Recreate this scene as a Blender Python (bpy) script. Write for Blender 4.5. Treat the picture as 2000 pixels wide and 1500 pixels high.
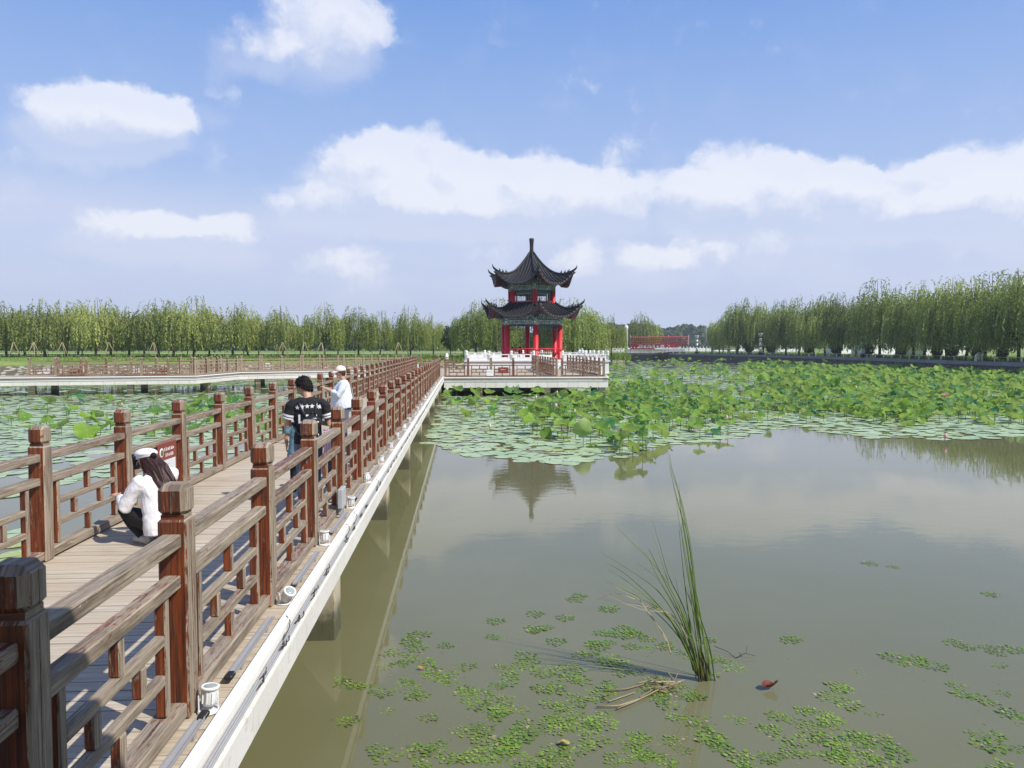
import bpy, bmesh, math, random
from math import sin, cos, tan, pi, radians, sqrt, atan2, hypot
from mathutils import Vector, Matrix, noise as mnoise

# ------------------------------------------------------------------ camera, light, world
S = bpy.context.scene
for o in list(bpy.data.objects):
    bpy.data.objects.remove(o)
F = 1502.0                       # focal length in photo pixels (2000 wide)
CAMZ = 3.45                      # metres above the water
PITCH = radians(2.78); YAW = radians(3.66)
cam_d = bpy.data.cameras.new('camera'); cam = bpy.data.objects.new('camera', cam_d)
S.collection.objects.link(cam); S.camera = cam
cam_d.sensor_width = 36; cam_d.lens = 36*F/2000; cam_d.clip_start = .05; cam_d.clip_end = 6000
cam.location = (0, 0, CAMZ)
cam.rotation_euler = (pi/2 - PITCH, 0, -YAW)
S.render.resolution_x, S.render.resolution_y = 1024, 768
SUN_AZ = Vector((.82, -.57)).normalized(); SUN_EL = radians(47)
sd = bpy.data.lights.new('sun', 'SUN'); so = bpy.data.objects.new('sun', sd)
S.collection.objects.link(so)
sd.energy = 4.6; sd.angle = radians(.6); sd.color = (1, .945, .86)
sv = Vector((SUN_AZ.x*cos(SUN_EL), SUN_AZ.y*cos(SUN_EL), sin(SUN_EL)))
so.rotation_euler = sv.to_track_quat('Z', 'Y').to_euler()
S.view_settings.view_transform = 'Standard'; S.view_settings.look = 'None'
S.view_settings.exposure = 0.2; S.view_settings.gamma = 1
S.cycles.max_bounces = 6; S.cycles.diffuse_bounces = 3; S.cycles.glossy_bounces = 3
S.cycles.transmission_bounces = 3; S.cycles.caustics_reflective = False; S.cycles.caustics_refractive = False
S.cycles.use_denoising = True

_R = Matrix.Rotation(-YAW, 3, 'Z') @ Matrix.Rotation(pi/2 - PITCH, 3, 'X')
def ray(px, py):
    return (_R @ Vector((px - 1000, -(py - 750), -F))).normalized()
def W(px, py, z):                # photo pixel -> point on the level plane z
    d = ray(px, py); t = (z - CAMZ)/d.z
    return Vector((d.x*t, d.y*t, z))
def DY(px, py, y):               # photo pixel -> point at world distance y
    d = ray(px, py); t = y/d.y
    return Vector((d.x*t, y, CAMZ + d.z*t))

class NT:
    """small helper around a node tree"""
    def __init__(s, nt): s.t = nt; s.n = nt.nodes; s.l = nt.links
    def N(s, typ, *ins, **kw):
        n = s.n.new(typ)
        for k, v in kw.items():
            if k == 'inp':
                for kk, vv in v.items(): s.put(n.inputs[kk], vv)
            else: setattr(n, k, v)
        for i, v in enumerate(ins):
            if v is not None: s.put(n.inputs[i], v)
        return n
    def put(s, sock, v):
        if isinstance(v, bpy.types.NodeSocket): s.l.new(v, sock)
        elif isinstance(v, bpy.types.Node): s.l.new(v.outputs[0], sock)
        else:
            if isinstance(v, (tuple, list)) and len(v) == 3 and sock.type == 'RGBA': v = (*v, 1)
            sock.default_value = v
    def M(s, op, a, b=None, c=None, clamp=False):
        n = s.N('ShaderNodeMath', a, b, c, operation=op); n.use_clamp = clamp; return n.outputs[0]
    def V(s, op, a, b=None, out=0):
        n = s.N('ShaderNodeVectorMath', a, b, operation=op); return n.outputs[out]
    def mix(s, f, a, b, typ='MIX'):
        n = s.n.new('ShaderNodeMix'); n.data_type = 'RGBA'; n.blend_type = typ
        s.put(n.inputs[0], f); s.put(n.inputs[6], a); s.put(n.inputs[7], b); return n.outputs[2]
    def smooth(s, v, lo, hi, a=0., b=1.):
        n = s.N('ShaderNodeMapRange', v, lo, hi, a, b); n.interpolation_type = 'SMOOTHSTEP'; return n.outputs[0]
    def lin(s, v, lo, hi, a=0., b=1.):
        return s.N('ShaderNodeMapRange', v, lo, hi, a, b).outputs[0]
    def noise(s, vec, scale, detail=3., rough=.5, dist=0., out=0):
        return s.N('ShaderNodeTexNoise', inp={'Vector': vec, 'Scale': scale, 'Detail': detail, 'Roughness': rough, 'Distortion': dist}).outputs[out]
    def ramp(s, f, stops):
        n = s.n.new('ShaderNodeValToRGB'); s.put(n.inputs[0], f); e = n.color_ramp.elements
        while len(e) < len(stops): e.new(.5)
        for el, (p, c) in zip(e, stops): el.position = p; el.color = (*c, 1)
        return n.outputs[0]

def make_world():
    w = bpy.data.worlds.new('World'); S.world = w; w.use_nodes = True
    t = NT(w.node_tree); t.n.clear()
    sky = t.N('ShaderNodeTexSky', sky_type='NISHITA'); sky.sun_disc = False
    sky.sun_elevation = SUN_EL; sky.sun_rotation = atan2(SUN_AZ.x, SUN_AZ.y)
    sky.air_density = 1.0; sky.dust_density = 1.2; sky.ozone_density = 1.5
    d = t.N('ShaderNodeTexCoord').outputs['Generated']
    sp = t.N('ShaderNodeSeparateXYZ', d)
    u = t.M('ARCTAN2', sp.outputs[0], sp.outputs[1])
    v = t.M('ARCSINE', sp.outputs[2])
    base = t.ramp(v, [(0, (4.9, 5.9, 7.9)), (.12, (4.5, 5.7, 8.1)), (.25, (3.4, 4.75, 7.9)), (.42, (1.75, 3.35, 7.2)), (1, (.8, 2.0, 5.6))])
    skyc = t.mix(.88, sky.outputs[0], base)
    uv = t.N('ShaderNodeCombineXYZ', u, v, 0.).outputs[0]
    # warp so the outlines billow
    wn = t.noise(uv, 8., 7., .66, 0., 1)
    wv = t.V('MULTIPLY', t.V('SUBTRACT', wn, (.5, .5, .5)), (.085, .06, 0))
    uvw = t.V('ADD', uv, wv)
    fine = t.noise(uv, 22., 6., .6)
    def ang(px, py):
        r = ray(px, py); return atan2(r.x, r.y), math.asin(r.z)
    P = 1/F
    # photo px: x, y, half width, half height, weight
    blobs = [(620,45,130,70,.9),(690,30,70,60,.6),(455,55,40,45,.45),(520,85,50,30,.4),
        (110,225,70,45,.85),(190,215,100,50,1),(270,215,90,45,1),(335,225,60,40,.8),(440,178,35,22,.4),(205,285,24,14,.3),
        (700,340,110,80,.95),(790,330,130,75,1),(900,370,150,70,1.05),(1050,375,140,60,1.1),(1150,385,120,55,.9),(760,395,170,38,.8),(900,405,160,32,.8),
        (1200,295,55,38,.55),(1060,320,140,40,.4),(1260,370,110,45,.7),
        (1440,355,110,70,1.1),(1490,370,80,60,.9),(1380,385,70,45,.8),(1610,365,95,58,1.05),(1670,345,50,35,.6),(1700,390,110,50,.8),
        (1800,370,110,55,.9),(1900,345,90,60,.9),(1985,350,90,65,.95),(1920,400,140,50,.7),(1800,400,60,24,.7),(2120,380,120,80,1),
        (240,432,90,34,1),(330,440,70,24,.7),(445,455,80,32,.95),(560,395,60,34,.6),
        (1350,450,55,22,.55),(1200,505,120,40,.7),(1320,500,100,30,.6),(1600,470,110,42,.5),(1450,480,80,32,.4),(980,500,70,26,.5),
        (700,510,120,26,.5),(720,545,90,22,.45),(1110,155,60,16,.25),(-60,330,90,60,.4)]
    def field(vec):
        tot = None
        for (x, y, a, b, wgt) in blobs:
            u0, v0 = ang(x, y)
            q = t.V('MULTIPLY', t.V('SUBTRACT', vec, (u0, v0, 0)), (1/(a*1.22*P), 1/(b*1.22*P), 0))
            m = t.M('MULTIPLY_ADD', t.V('DOT_PRODUCT', q, q, 1), -wgt, wgt)
            m = t.M('MAXIMUM', m, 0.)
            tot = m if tot is None else t.M('ADD', tot, m)
        return tot
    f1 = field(uvw)
    off = (.010, .026, 0)
    uv2 = t.V('ADD', uvw, off); f2 = field(uv2)
    b1 = t.noise(uvw, 15., 8., .62); b2 = t.noise(uv2, 15., 8., .62)
    lo = t.M('ADD', t.M('MULTIPLY_ADD', fine, 1.1, -.55), t.M('MULTIPLY_ADD', t.noise(uv, 7., 4., .6), .9, -.48))
    dens = t.smooth(t.M('ADD', t.M('ADD', f1, t.M('MULTIPLY_ADD', b1, 1.9, -.95)), t.M('MULTIPLY', lo, .5)), .16, .86)
    # general broken cloud elsewhere in the sky (outside the frame too)
    gen = t.noise(t.V('MULTIPLY', uv, (1., 2.6, 1)), 2.3, 7., .58)
    outside = t.M('MAXIMUM', t.smooth(v, .5, .62), t.smooth(t.M('ABSOLUTE', t.M('SUBTRACT', u, .06)), .72, .9))
    gd = t.M('MULTIPLY', t.smooth(gen, .5, .68), outside)
    # thin lavender veil of stratus low down, thicker on the left
    st = t.noise(t.V('MULTIPLY', uv, (1.2, 7., 1)), 3.2, 6., .55)
    edge = t.M('ADD', .17, t.M('MULTIPLY', u, -.055))
    veil = t.M('MULTIPLY', t.smooth(t.M('ADD', v, t.M('MULTIPLY', st, .05)), t.M('ADD', edge, .05), t.M('ADD', edge, -.015)), t.lin(st, .3, .7, .5, .95))
    skyv = t.mix(t.M('MULTIPLY', veil, .8), skyc, (5.9, 6.3, 8.0))
    lit = t.M('ADD', t.M('ADD', t.M('MULTIPLY', t.M('SUBTRACT', f1, f2), .7), t.M('MULTIPLY', t.M('SUBTRACT', b1, b2), 2.6)), .56, None, True)
    cc = t.mix(lit, (5.6, 6.25, 8.0), (8.5, 8.6, 9.1))
    skyv = t.mix(t.M('MULTIPLY', t.smooth(t.M('ADD', f2, t.M('MULTIPLY', lo, .8)), -.1, 1.0), .42), skyv, (6.5, 6.9, 8.2))
    c1 = t.mix(t.M('MULTIPLY', dens, .72), skyv, cc)
    c2 = t.mix(t.M('MULTIPLY', gd, .8), c1, (8., 8.1, 8.6))
    bg = t.N('ShaderNodeBackground', c2, .1)
    out = t.N('ShaderNodeOutputWorld', bg)
    w.cycles.sampling_method = 'MANUAL'; w.cycles.sample_map_resolution = 512
make_world()

# ------------------------------------------------------------------ mesh helpers
COL = S.collection
class MB:
    """collects faces, with a random tone per piece and uv along each piece's length"""
    def __init__(s, seed=1): s.v = []; s.f = []; s.m = []; s.tn = []; s.uv = []; s.sm = []; s.r = random.Random(seed)
    def face(s, idx, mat=0, tone=.5, uvs=None, smooth=False):
        s.f.append(tuple(idx)); s.m.append(mat); s.tn.append(tone); s.sm.append(smooth)
        s.uv.append(uvs or [(0, 0)]*len(idx))
    def quad(s, a, b, c, d, mat=0, tone=.5, smooth=False):
        n = len(s.v); s.v += [tuple(a), tuple(b), tuple(c), tuple(d)]
        s.face((n, n+1, n+2, n+3), mat, tone, [(0, 0), (1, 0), (1, 1), (0, 1)], smooth)
    def poly(s, pts, mat=0, tone=.5, smooth=False):
        n = len(s.v); s.v += [tuple(p) for p in pts]
        s.face(range(n, n+len(pts)), mat, tone, None, smooth)
    def box(s, x0, x1, y0, y1, z0, z1, mat=0, tone=None, M=None, bev=0., taper=0.):
        """box with optional chamfer on every edge; uv runs along the longest side in metres"""
        tone = s.r.random() if tone is None else tone
        D = (x1-x0, y1-y0, z1-z0); ax = max(range(3), key=lambda i: D[i]); off = (s.r.random()*50, s.r.random()*50)
        c = ((x0+x1)/2, (y0+y1)/2, (z0+z1)/2); h = [d/2 for d in D]
        b = min(bev, min(h)*.9)
        def put(p):
            q = Vector((c[0]+p[0], c[1]+p[1], c[2]+p[2]))
            return tuple(M @ q) if M else tuple(q)
        def uvs(ps, k):
            o = [i for i in range(3) if i != ax]
            oo = o[0] if o[0] != k else o[1]
            if k == ax: return [(p[o[0]]*.2+off[0], p[o[1]]+off[1]+k) for p in ps]
            return [(p[ax]+off[0], p[oo]+off[1]+k*.37+(1 if ps[0][k] > 0 else 0)*.61) for p in ps]
        def add(ps, k):
            n = len(s.v); s.v.extend(put(p) for p in ps)
            s.face(range(n, n+len(ps)), mat, tone, uvs(ps, k))
        for k in range(3):
            i, j = (k+1) % 3, (k+2) % 3
            for sg in (1, -1):
                ps = []
                for (a, e) in ((-1, -1), (1, -1), (1, 1), (-1, 1)):
                    p = [0, 0, 0]; p[k] = sg*h[k]; p[i] = a*(h[i]-b); p[j] = e*(h[j]-b); ps.append(p)
                if sg < 0: ps.reverse()
                add(ps, k)
        if b > 0:
            for k in range(3):          # edges parallel to k
                i, j = (k+1) % 3, (k+2) % 3
                for a in (-1, 1):
                    for e in (-1, 1):
                        def q(side, t):
                            p = [0, 0, 0]; p[k] = t*(h[k]-b)
                            p[i] = a*(h[i] if side == 0 else h[i]-b); p[j] = e*(h[j]-b if side == 0 else h[j]); return p
                        ps = [q(0, -1), q(0, 1), q(1, 1), q(1, -1)]
                        if a*e > 0: ps.reverse()
                        add(ps, j)
            for a in (-1, 1):
                for e in (-1, 1):
                    for g in (-1, 1):
                        ps = [[a*h[0], e*(h[1]-b), g*(h[2]-b)], [a*(h[0]-b), e*h[1], g*(h[2]-b)], [a*(h[0]-b), e*(h[1]-b), g*h[2]]]
                        if a*e*g < 0: ps.reverse()
                        add(ps, 2)
    def tube(s, pts, rad, n=8, mat=0, tone=None, cap=True, smooth=True, flat=None):
        """swept ring; rad scalar or list (each scalar or (a,b)); flat = fixed 'up' for oval rings"""
        tone = s.r.random() if tone is None else tone
        pts = [Vector(p) for p in pts]; k = len(pts)
        if not isinstance(rad, (list, tuple)): rad = [rad]*k
        base = len(s.v); ln = 0; ref = None; off = s.r.random()*20; lens = []
        for i, p in enumerate(pts):
            d = (pts[min(i+1, k-1)]-pts[max(i-1, 0)])
            d = d.normalized() if d.length > 1e-9 else Vector((0, 0, 1))
            if i: ln += (p-pts[i-1]).length
            lens.append(ln)
            if flat is not None:
                x = flat - d*flat.dot(d)
                if x.length < 1e-3: x = d.orthogonal()
                x.normalize()
            else:
                if ref is None: ref = d.orthogonal().normalized()
                x = ref - d*ref.dot(d)
                x = x.normalized() if x.length > 1e-6 else d.orthogonal().normalized()
                ref = x
            y = d.cross(x); r = rad[i]; ra, rb = r if isinstance(r, (tuple, list)) else (r, r)
            for a in range(n):
                th = 2*pi*a/n; q = p + x*(ra*cos(th)) + y*(rb*sin(th)); s.v.append(tuple(q))
        for i in range(k-1):
            for a in range(n):
                a2 = (a+1) % n
                s.face((base+i*n+a, base+i*n+a2, base+(i+1)*n+a2, base+(i+1)*n+a), mat, tone,
                       [(lens[i]+off, a/n), (lens[i]+off, (a+1)/n), (lens[i+1]+off, (a+1)/n), (lens[i+1]+off, a/n)], smooth)
        if cap:
            s.face([base+a for a in range(n)][::-1], mat, tone); s.face([base+(k-1)*n+a for a in range(n)], mat, tone)
    def lathe(s, prof, n=16, mat=0, tone=None, c=(0, 0, 0), M=None, smooth=True):
        pts = []; tone = s.r.random() if tone is None else tone; base = len(s.v)
        for (r, z) in prof:
            for a in range(n):
                q = Vector((c[0]+r*cos(2*pi*a/n), c[1]+r*sin(2*pi*a/n), c[2]+z))
                s.v.append(tuple(M @ q) if M else tuple(q))
        k = len(prof)
        for i in range(k-1):
            for a in range(n):
                a2 = (a+1) % n
                s.face((base+i*n+a, base+i*n+a2, base+(i+1)*n+a2, base+(i+1)*n+a), mat, tone, None, smooth)
        s.face([base+a for a in range(n)][::-1], mat, tone); s.face([base+(k-1)*n+a for a in range(n)], mat, tone)
    def ell(s, c, r, mat=0, tone=None, nu=12, nv=8, M=None, fn=None):
        """closed ellipsoid, fn(unit vector) scales it"""
        tone = s.r.random() if tone is None else tone; base = len(s.v); c = Vector(c)
        def pt(d):
            k = fn(d) if fn else 1.
            q = Vector((d.x*r[0], d.y*r[1], d.z*r[2]))*k
            if M: q = M @ q
            return tuple(c+q)
        for i in range(1, nv):
            ph = pi*i/nv
            for a in range(nu):
                th = 2*pi*a/nu; s.v.append(pt(Vector((sin(ph)*cos(th), sin(ph)*sin(th), cos(ph)))))
        top = len(s.v); s.v.append(pt(Vector((0, 0, 1)))); s.v.append(pt(Vector((0, 0, -1))))
        for i in range(nv-2):
            for a in range(nu):
                a2 = (a+1) % nu
                s.face((base+i*nu+a, base+(i+1)*nu+a, base+(i+1)*nu+a2, base+i*nu+a2), mat, tone, None, True)
        for a in range(nu):
            a2 = (a+1) % nu
            s.face((top, base+a, base+a2), mat, tone, None, True)
            s.face((top+1, base+(nv-2)*nu+a2, base+(nv-2)*nu+a), mat, tone, None, True)
    def mesh(s, name, mats):
        me = bpy.data.meshes.new(name); me.from_pydata(s.v, [], s.f)
        for m in (mats if isinstance(mats, (list, tuple)) else [mats]): me.materials.append(m)
        me.polygons.foreach_set('material_index', s.m)
        me.polygons.foreach_set('use_smooth', s.sm)
        at = me.attributes.new('tone', 'FLOAT', 'FACE'); at.data.foreach_set('value', s.tn)
        ul = me.uv_layers.new(name='UVMap'); ul.data.foreach_set('uv', [c for f in s.uv for p in f for c in p])
        me.update(); return me
    def build(s, name, mats, parent=None, **kw):
        return put(name, s.mesh(name, mats), parent, **kw)

def put(name, me, parent=None, loc=None, rot=None, scale=None, label=None, cat=None, group=None, kind=None):
    o = bpy.data.objects.new(name, me); COL.objects.link(o)
    if parent: o.parent = parent
    if loc is not None: o.location = loc
    if rot is not None: o.rotation_euler = rot
    if scale is not None: o.scale = scale if isinstance(scale, (tuple, list)) else (scale,)*3
    tag(o, label, cat, group, kind); return o
def tag(o, label=None, cat=None, group=None, kind=None):
    if label: o['label'] = label
    if cat: o['category'] = cat
    if group: o['group'] = group
    if kind: o['kind'] = kind
    return o
def thing(name, label, cat, loc=(0, 0, 0), rz=0., group=None, scale=None):
    return put(name, None, None, loc, (0, 0, rz), scale, label, cat, group)
def ordinal(n):
    w = ['first', 'second', 'third', 'fourth', 'fifth', 'sixth', 'seventh', 'eighth', 'ninth', 'tenth', 'eleventh', 'twelfth', 'thirteenth', 'fourteenth', 'fifteenth', 'sixteenth', 'seventeenth', 'eighteenth', 'nineteenth', 'twentieth']
    if n <= 20: return w[n-1]
    return {2: 'twenty-', 3: 'thirty-', 4: 'forty-'}[n//10] + w[n % 10 - 1] if n % 10 else {3: 'thirtieth', 4: 'fortieth'}[n//10]

# ------------------------------------------------------------------ materials
def mat(name):
    m = bpy.data.materials.new(name); m.use_nodes = True; t = NT(m.node_tree)
    b = t.n['Principled BSDF']; return m, t, b
def tone_of(t): return t.N('ShaderNodeAttribute', attribute_name='tone').outputs['Fac']
def bump(t, b, h, strength=.3, dist=.01):
    n = t.N('ShaderNodeBump', inp={'Strength': strength, 'Distance': dist, 'Height': h}); t.put(b.inputs['Normal'], n.outputs[0])

def plain(name, col, rough=.6, var=.12, scale=8., metal=0., spec=.5, bmp=0., trans=0.):
    m, t, b = mat(name)
    co = t.N('ShaderNodeTexCoord').outputs['Object']
    n = t.noise(co, scale, 4., .6); tn = tone_of(t)
    f = t.M('ADD', t.M('MULTIPLY', n, .6), t.M('MULTIPLY', tn, .4))
    c = t.mix(f, tuple(x*(1-var*1.6) for x in col), tuple(min(1, x*(1+var)) for x in col))
    t.put(b.inputs['Base Color'], c); b.inputs['Roughness'].default_value = rough; b.inputs['Metallic'].default_value = metal
    b.inputs['Specular IOR Level'].default_value = spec
    if bmp: bump(t, b, n, bmp, .01)
    return m

def wood_mat(name, wear=0., red=(.30, .066, .014), red2=(.055, .017, .008), grey=(.42, .35, .26), grey2=(.17, .13, .09), nx=.30, nz=.235):
    """stained hardwood whose stain has peeled on the weather side (tops and the +X side)"""
    m, t, b = mat(name)
    uv = t.N('ShaderNodeTexCoord').outputs['UV']
    rnd = t.N('ShaderNodeObjectInfo').outputs['Random']
    uv = t.V('ADD', uv, t.N('ShaderNodeCombineXYZ', t.M('MULTIPLY', rnd, 37.), t.M('MULTIPLY', rnd, 91.), 0.).outputs[0])
    grain = t.noise(t.V('MULTIPLY', uv, (4., 190., 1.)), 1., 4., .7)
    band = t.noise(t.V('MULTIPLY', uv, (2., 58., 1.)), 1., 4., .65, .8)
    patch = t.noise(t.V('MULTIPLY', uv, (6., 38., 1.)), 1., 6., .75, 1.2)
    fleck = t.noise(t.V('MULTIPLY', uv, (16., 60., 1.)), 1., 3., .7, 1.2)
    nrm = t.N('ShaderNodeSeparateXYZ', t.N('ShaderNodeNewGeometry').outputs['Normal'])
    w = t.M('MULTIPLY', t.M('MAXIMUM', nrm.outputs[2], 0.), nz)
    w = t.M('ADD', w, t.M('MULTIPLY', t.M('MAXIMUM', nrm.outputs[0], 0.), nx))
    w = t.M('ADD', w, t.M('MULTIPLY_ADD', tone_of(t), .16, wear - .105))
    w = t.M('ADD', w, t.M('MULTIPLY_ADD', rnd, .14, -.07))
    mask = t.smooth(t.M('ADD', patch, w), .58, .68)
    redc = t.mix(t.smooth(band, .3, .72), red2, red)
    redc = t.mix(t.smooth(grain, .52, .75), redc, tuple(x*.35 for x in red2))
    gr = t.mix(t.smooth(band, .25, .75), grey2, grey)
    gr = t.mix(t.M('MULTIPLY', t.smooth(grain, .5, .72), .75), gr, (.07, .05, .04))
    c = t.mix(mask, redc, gr)
    stain = t.noise(t.V('MULTIPLY', uv, (1.1, 6., 1.)), 1., 4., .7, .4)
    c = t.mix(t.M('MULTIPLY', t.smooth(stain, .5, .72), .6), c, (.05, .032, .02))
    crack = t.noise(t.V('MULTIPLY', uv, (1.3, 120., 1.)), 1., 3., .6, .5)
    c = t.mix(t.M('MULTIPLY', t.smooth(crack, .63, .69), .85), c, (.028, .02, .015))
    c = t.mix(t.M('MULTIPLY', t.smooth(fleck, .655, .70), t.M('MULTIPLY', w, 1.6, None, True)), c, (.62, .55, .47))
    t.put(b.inputs['Base Color'], c)
    t.put(b.inputs['Roughness'], t.mix(mask, (.42,)*3, (.8,)*3))
    bump(t, b, t.M('SUBTRACT', grain, t.M('MULTIPLY', mask, .35)), .55, .004)
    return m
M_WOOD = wood_mat('railing_timber')
M_WOODF = wood_mat('far_railing_timber', .13, (.22, .07, .025), (.10, .035, .015), (.44, .35, .25), (.24, .17, .115))

def plank_mat():
    m, t, b = mat('deck_planks')
    uv = t.N('ShaderNodeTexCoord').outputs['UV']; tn = tone_of(t)
    grain = t.noise(t.V('MULTIPLY', uv, (2.2, 120., 1.)), 1., 4., .65)
    band = t.noise(t.V('MULTIPLY', uv, (.9, 25., 1.)), 1., 3., .6, .5)
    pos = t.N('ShaderNodeNewGeometry').outputs['Position']
    big = t.noise(pos, .9, 4., .6)
    c = t.mix(t.smooth(band, .25, .75), (.40, .345, .255), (.60, .53, .42))
    c = t.mix(t.lin(tn, 0, 1, 0, .55), c, (.44, .34, .235))
    c = t.mix(t.M('MULTIPLY', t.smooth(grain, .5, .72), .6), c, (.13, .09, .06))
    c = t.mix(t.M('MULTIPLY', t.smooth(big, .5, .75), .35), c, (.22, .15, .09))
    t.put(b.inputs['Base Color'], c); b.inputs['Roughness'].default_value = .82
    bump(t, b, grain, .4, .004)
    return m
M_PLANK = plank_mat()

def stone_mat(name, c1, c2, stain=(.3, .25, .18), amt=.25, scale=6., grain=90.):
    m, t, b = mat(name)
    pos = t.N('ShaderNodeNewGeometry').outputs['Position']
    n1 = t.noise(pos, scale, 5., .65); n2 = t.noise(pos, grain, 2., .5); tn = tone_of(t)
    vein = t.noise(t.V('MULTIPLY', pos, (1., 1., .35)), 30., 3., .7, 2.)
    c = t.mix(t.M('ADD', t.M('MULTIPLY', n2, .5), t.M('MULTIPLY', tn, .5)), c1, c2)
    c = t.mix(t.M('MULTIPLY', t.smooth(n1, .55, .75), amt), c, stain)
    c = t.mix(t.M('MULTIPLY', t.smooth(vein, .58, .7), amt), c, stain)
    t.put(b.inputs['Base Color'], c); b.inputs['Roughness'].default_value = .7
    bump(t, b, n2, .15, .004)
    return m
M_KERB = stone_mat('kerb_stone', (.80, .77, .71), (.86, .84, .79), (.42, .34, .26), .3)
M_CLAD = stone_mat('cladding_stone', (.64, .62, .56), (.76, .74, .69), (.36, .31, .24), .5, 9.)
M_MARBLE = stone_mat('white_marble', (.74, .73, .71), (.82, .81, .79), (.5, .48, .44), .25, 2.)
M_COPING = stone_mat('grey_granite', (.17, .18, .20), (.27, .28, .30), (.12, .12, .12), .4, 3.)

def pile_mat():
    m, t, b = mat('wet_concrete')
    pos = t.N('ShaderNodeNewGeometry').outputs['Position']; z = t.N('ShaderNodeSeparateXYZ', pos).outputs[2]
    n = t.noise(pos, 7., 5., .7); dr = t.noise(t.V('MULTIPLY', pos, (9., 9., 1.2)), 2., 4., .7)
    c = t.mix(n, (.38, .32, .21), (.60, .54, .42))
    c = t.mix(t.M('MULTIPLY', t.smooth(dr, .5, .68), .6), c, (.17, .15, .06))
    wet = t.smooth(t.M('ADD', z, t.M('MULTIPLY', n, -.5)), .32, -.06)
    c = t.mix(t.M('MULTIPLY', wet, .9), c, (.045, .05, .02))
    t.put(b.inputs['Base Color'], c); b.inputs['Roughness'].default_value = .75; bump(t, b, n, .4, .02)
    return m
M_PILE = pile_mat()

def water_mat():
    m, t, b = mat('pond_water')
    pos = t.N('ShaderNodeNewGeometry').outputs['Position']
    n1 = t.noise(pos, .16, 4., .6)
    c = t.mix(t.smooth(n1, .35, .7), (.140, .138, .066), (.162, .158, .084))
    t.put(b.inputs['Base Color'], c)
    b.inputs['Roughness'].default_value = .028; b.inputs['IOR'].default_value = 1.333
    r1 = t.noise(t.V('MULTIPLY', pos, (1.4, 2.6, 1.)), 1.6, 3., .55)
    r2 = t.noise(t.V('MULTIPLY', pos, (.5, 1., 1.)), .55, 3., .5)
    gust = t.smooth(t.noise(pos, .07, 3., .5), .38, .62)
    h = t.M('ADD', t.M('MULTIPLY', r1, t.M('MULTIPLY_ADD', gust, .0017, .0003)), t.M('MULTIPLY', r2, .0022))
    n = t.N('ShaderNodeBump', inp={'Strength': 1., 'Distance': 1., 'Height': h}); t.put(b.inputs['Normal'], n.outputs[0])
    return m
M_WATER = water_mat()

def leaf_mat(name, a, c, back=None, rough=.55, trans=.35, spec=.3, veins=False, rnd=True, extra=None):
    """foliage: colour varies per leaf (tone) and per object, some light passes through"""
    m, t, b = mat(name); tn = tone_of(t)
    if rnd:
        r = t.N('ShaderNodeObjectInfo').outputs['Random']
        tn = t.M('ADD', t.M('MULTIPLY', tn, .62), t.M('MULTIPLY', r, .38))
    col = t.mix(tn, a, c)
    if extra:
        for lo, hi, cx in extra: col = t.mix(t.M('MULTIPLY', t.M('GREATER_THAN', tn, lo), t.M('LESS_THAN', tn, hi)), col, cx)
    if veins:
        uv = t.N('ShaderNodeSeparateXYZ', t.N('ShaderNodeTexCoord').outputs['UV'])
        w = t.M('ABSOLUTE', t.M('SINE', t.M('MULTIPLY', uv.outputs[0], 2*pi*9)))
        col = t.mix(t.M('MULTIPLY', t.smooth(w, .22, .0), t.M('MULTIPLY', uv.outputs[1], .55)), col, tuple(min(1, x*1.7+.03) for x in c))
        col = t.mix(t.smooth(uv.outputs[1], .16, .0), col, (.5, .55, .25))
    if back:
        bf = t.N('ShaderNodeNewGeometry').outputs['Backfacing']; col = t.mix(bf, col, back)
    t.put(b.inputs['Base Color'], col); b.inputs['Roughness'].default_value = rough; b.inputs['Specular IOR Level'].default_value = spec
    if trans:
        tr = t.N('ShaderNodeBsdfTranslucent', t.mix(.6, col, t.mix(1., col, (1., 1., .35), 'MULTIPLY')))
        mx = t.N('ShaderNodeMixShader', trans, b.outputs[0], tr.outputs[0])
        t.l.new(mx.outputs[0], t.n['Material Output'].inputs[0])
    return m
M_WILLOW = leaf_mat('willow_leaves', (.06, .105, .02), (.55, .64, .20), trans=.47, spec=.2)
M_WILLOWL = leaf_mat('young_willow_leaves', (.08, .12, .022), (.60, .66, .21), trans=.48, spec=.2)
M_BUSH = leaf_mat('dark_shrub_leaves', (.025, .045, .012), (.085, .125, .03), trans=.25)
M_BARK = plain('bark', (.075, .055, .04), .9, .35, 14., bmp=.5)
M_LOTUS = leaf_mat('lotus_leaf', (.030, .15, .060), (.36, .54, .05), back=(.32, .44, .15), rough=.5, trans=.46, extra=((.2, .26, (.05, .21, .09)), (.5, .55, (.04, .17, .07)), (.84, .87, (.42, .46, .16)), (.97, 1.1, (.30, .22, .08))), veins=True)
M_PAD = leaf_mat('lily_pad', (.25, .36, .18), (.45, .55, .32), rough=.45, trans=0., veins=True, spec=.55, extra=((.30, .33, (.34, .40, .12)), (.62, .64, (.20, .17, .08)), (.9, .93, (.30, .42, .10))))
M_STALK = plain('stalk', (.13, .18, .05), .6, .3, 10.)
M_TRAPA = leaf_mat('water_chestnut_leaf', (.045, .13, .018), (.34, .48, .06), rough=.45, trans=.2, spec=.5, extra=((.30, .312, (.38, .30, .2)),))
M_REED = leaf_mat('reed_blade', (.05, .10, .016), (.25, .36, .08), rough=.4, trans=.2, spec=.5)
M_DRY = leaf_mat('dry_stem', (.25, .2, .1), (.5, .42, .25), rough=.7, trans=.1)
M_GRASS = leaf_mat('bank_grass', (.07, .14, .02), (.24, .34, .05), rough=.7, trans=.3)

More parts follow.
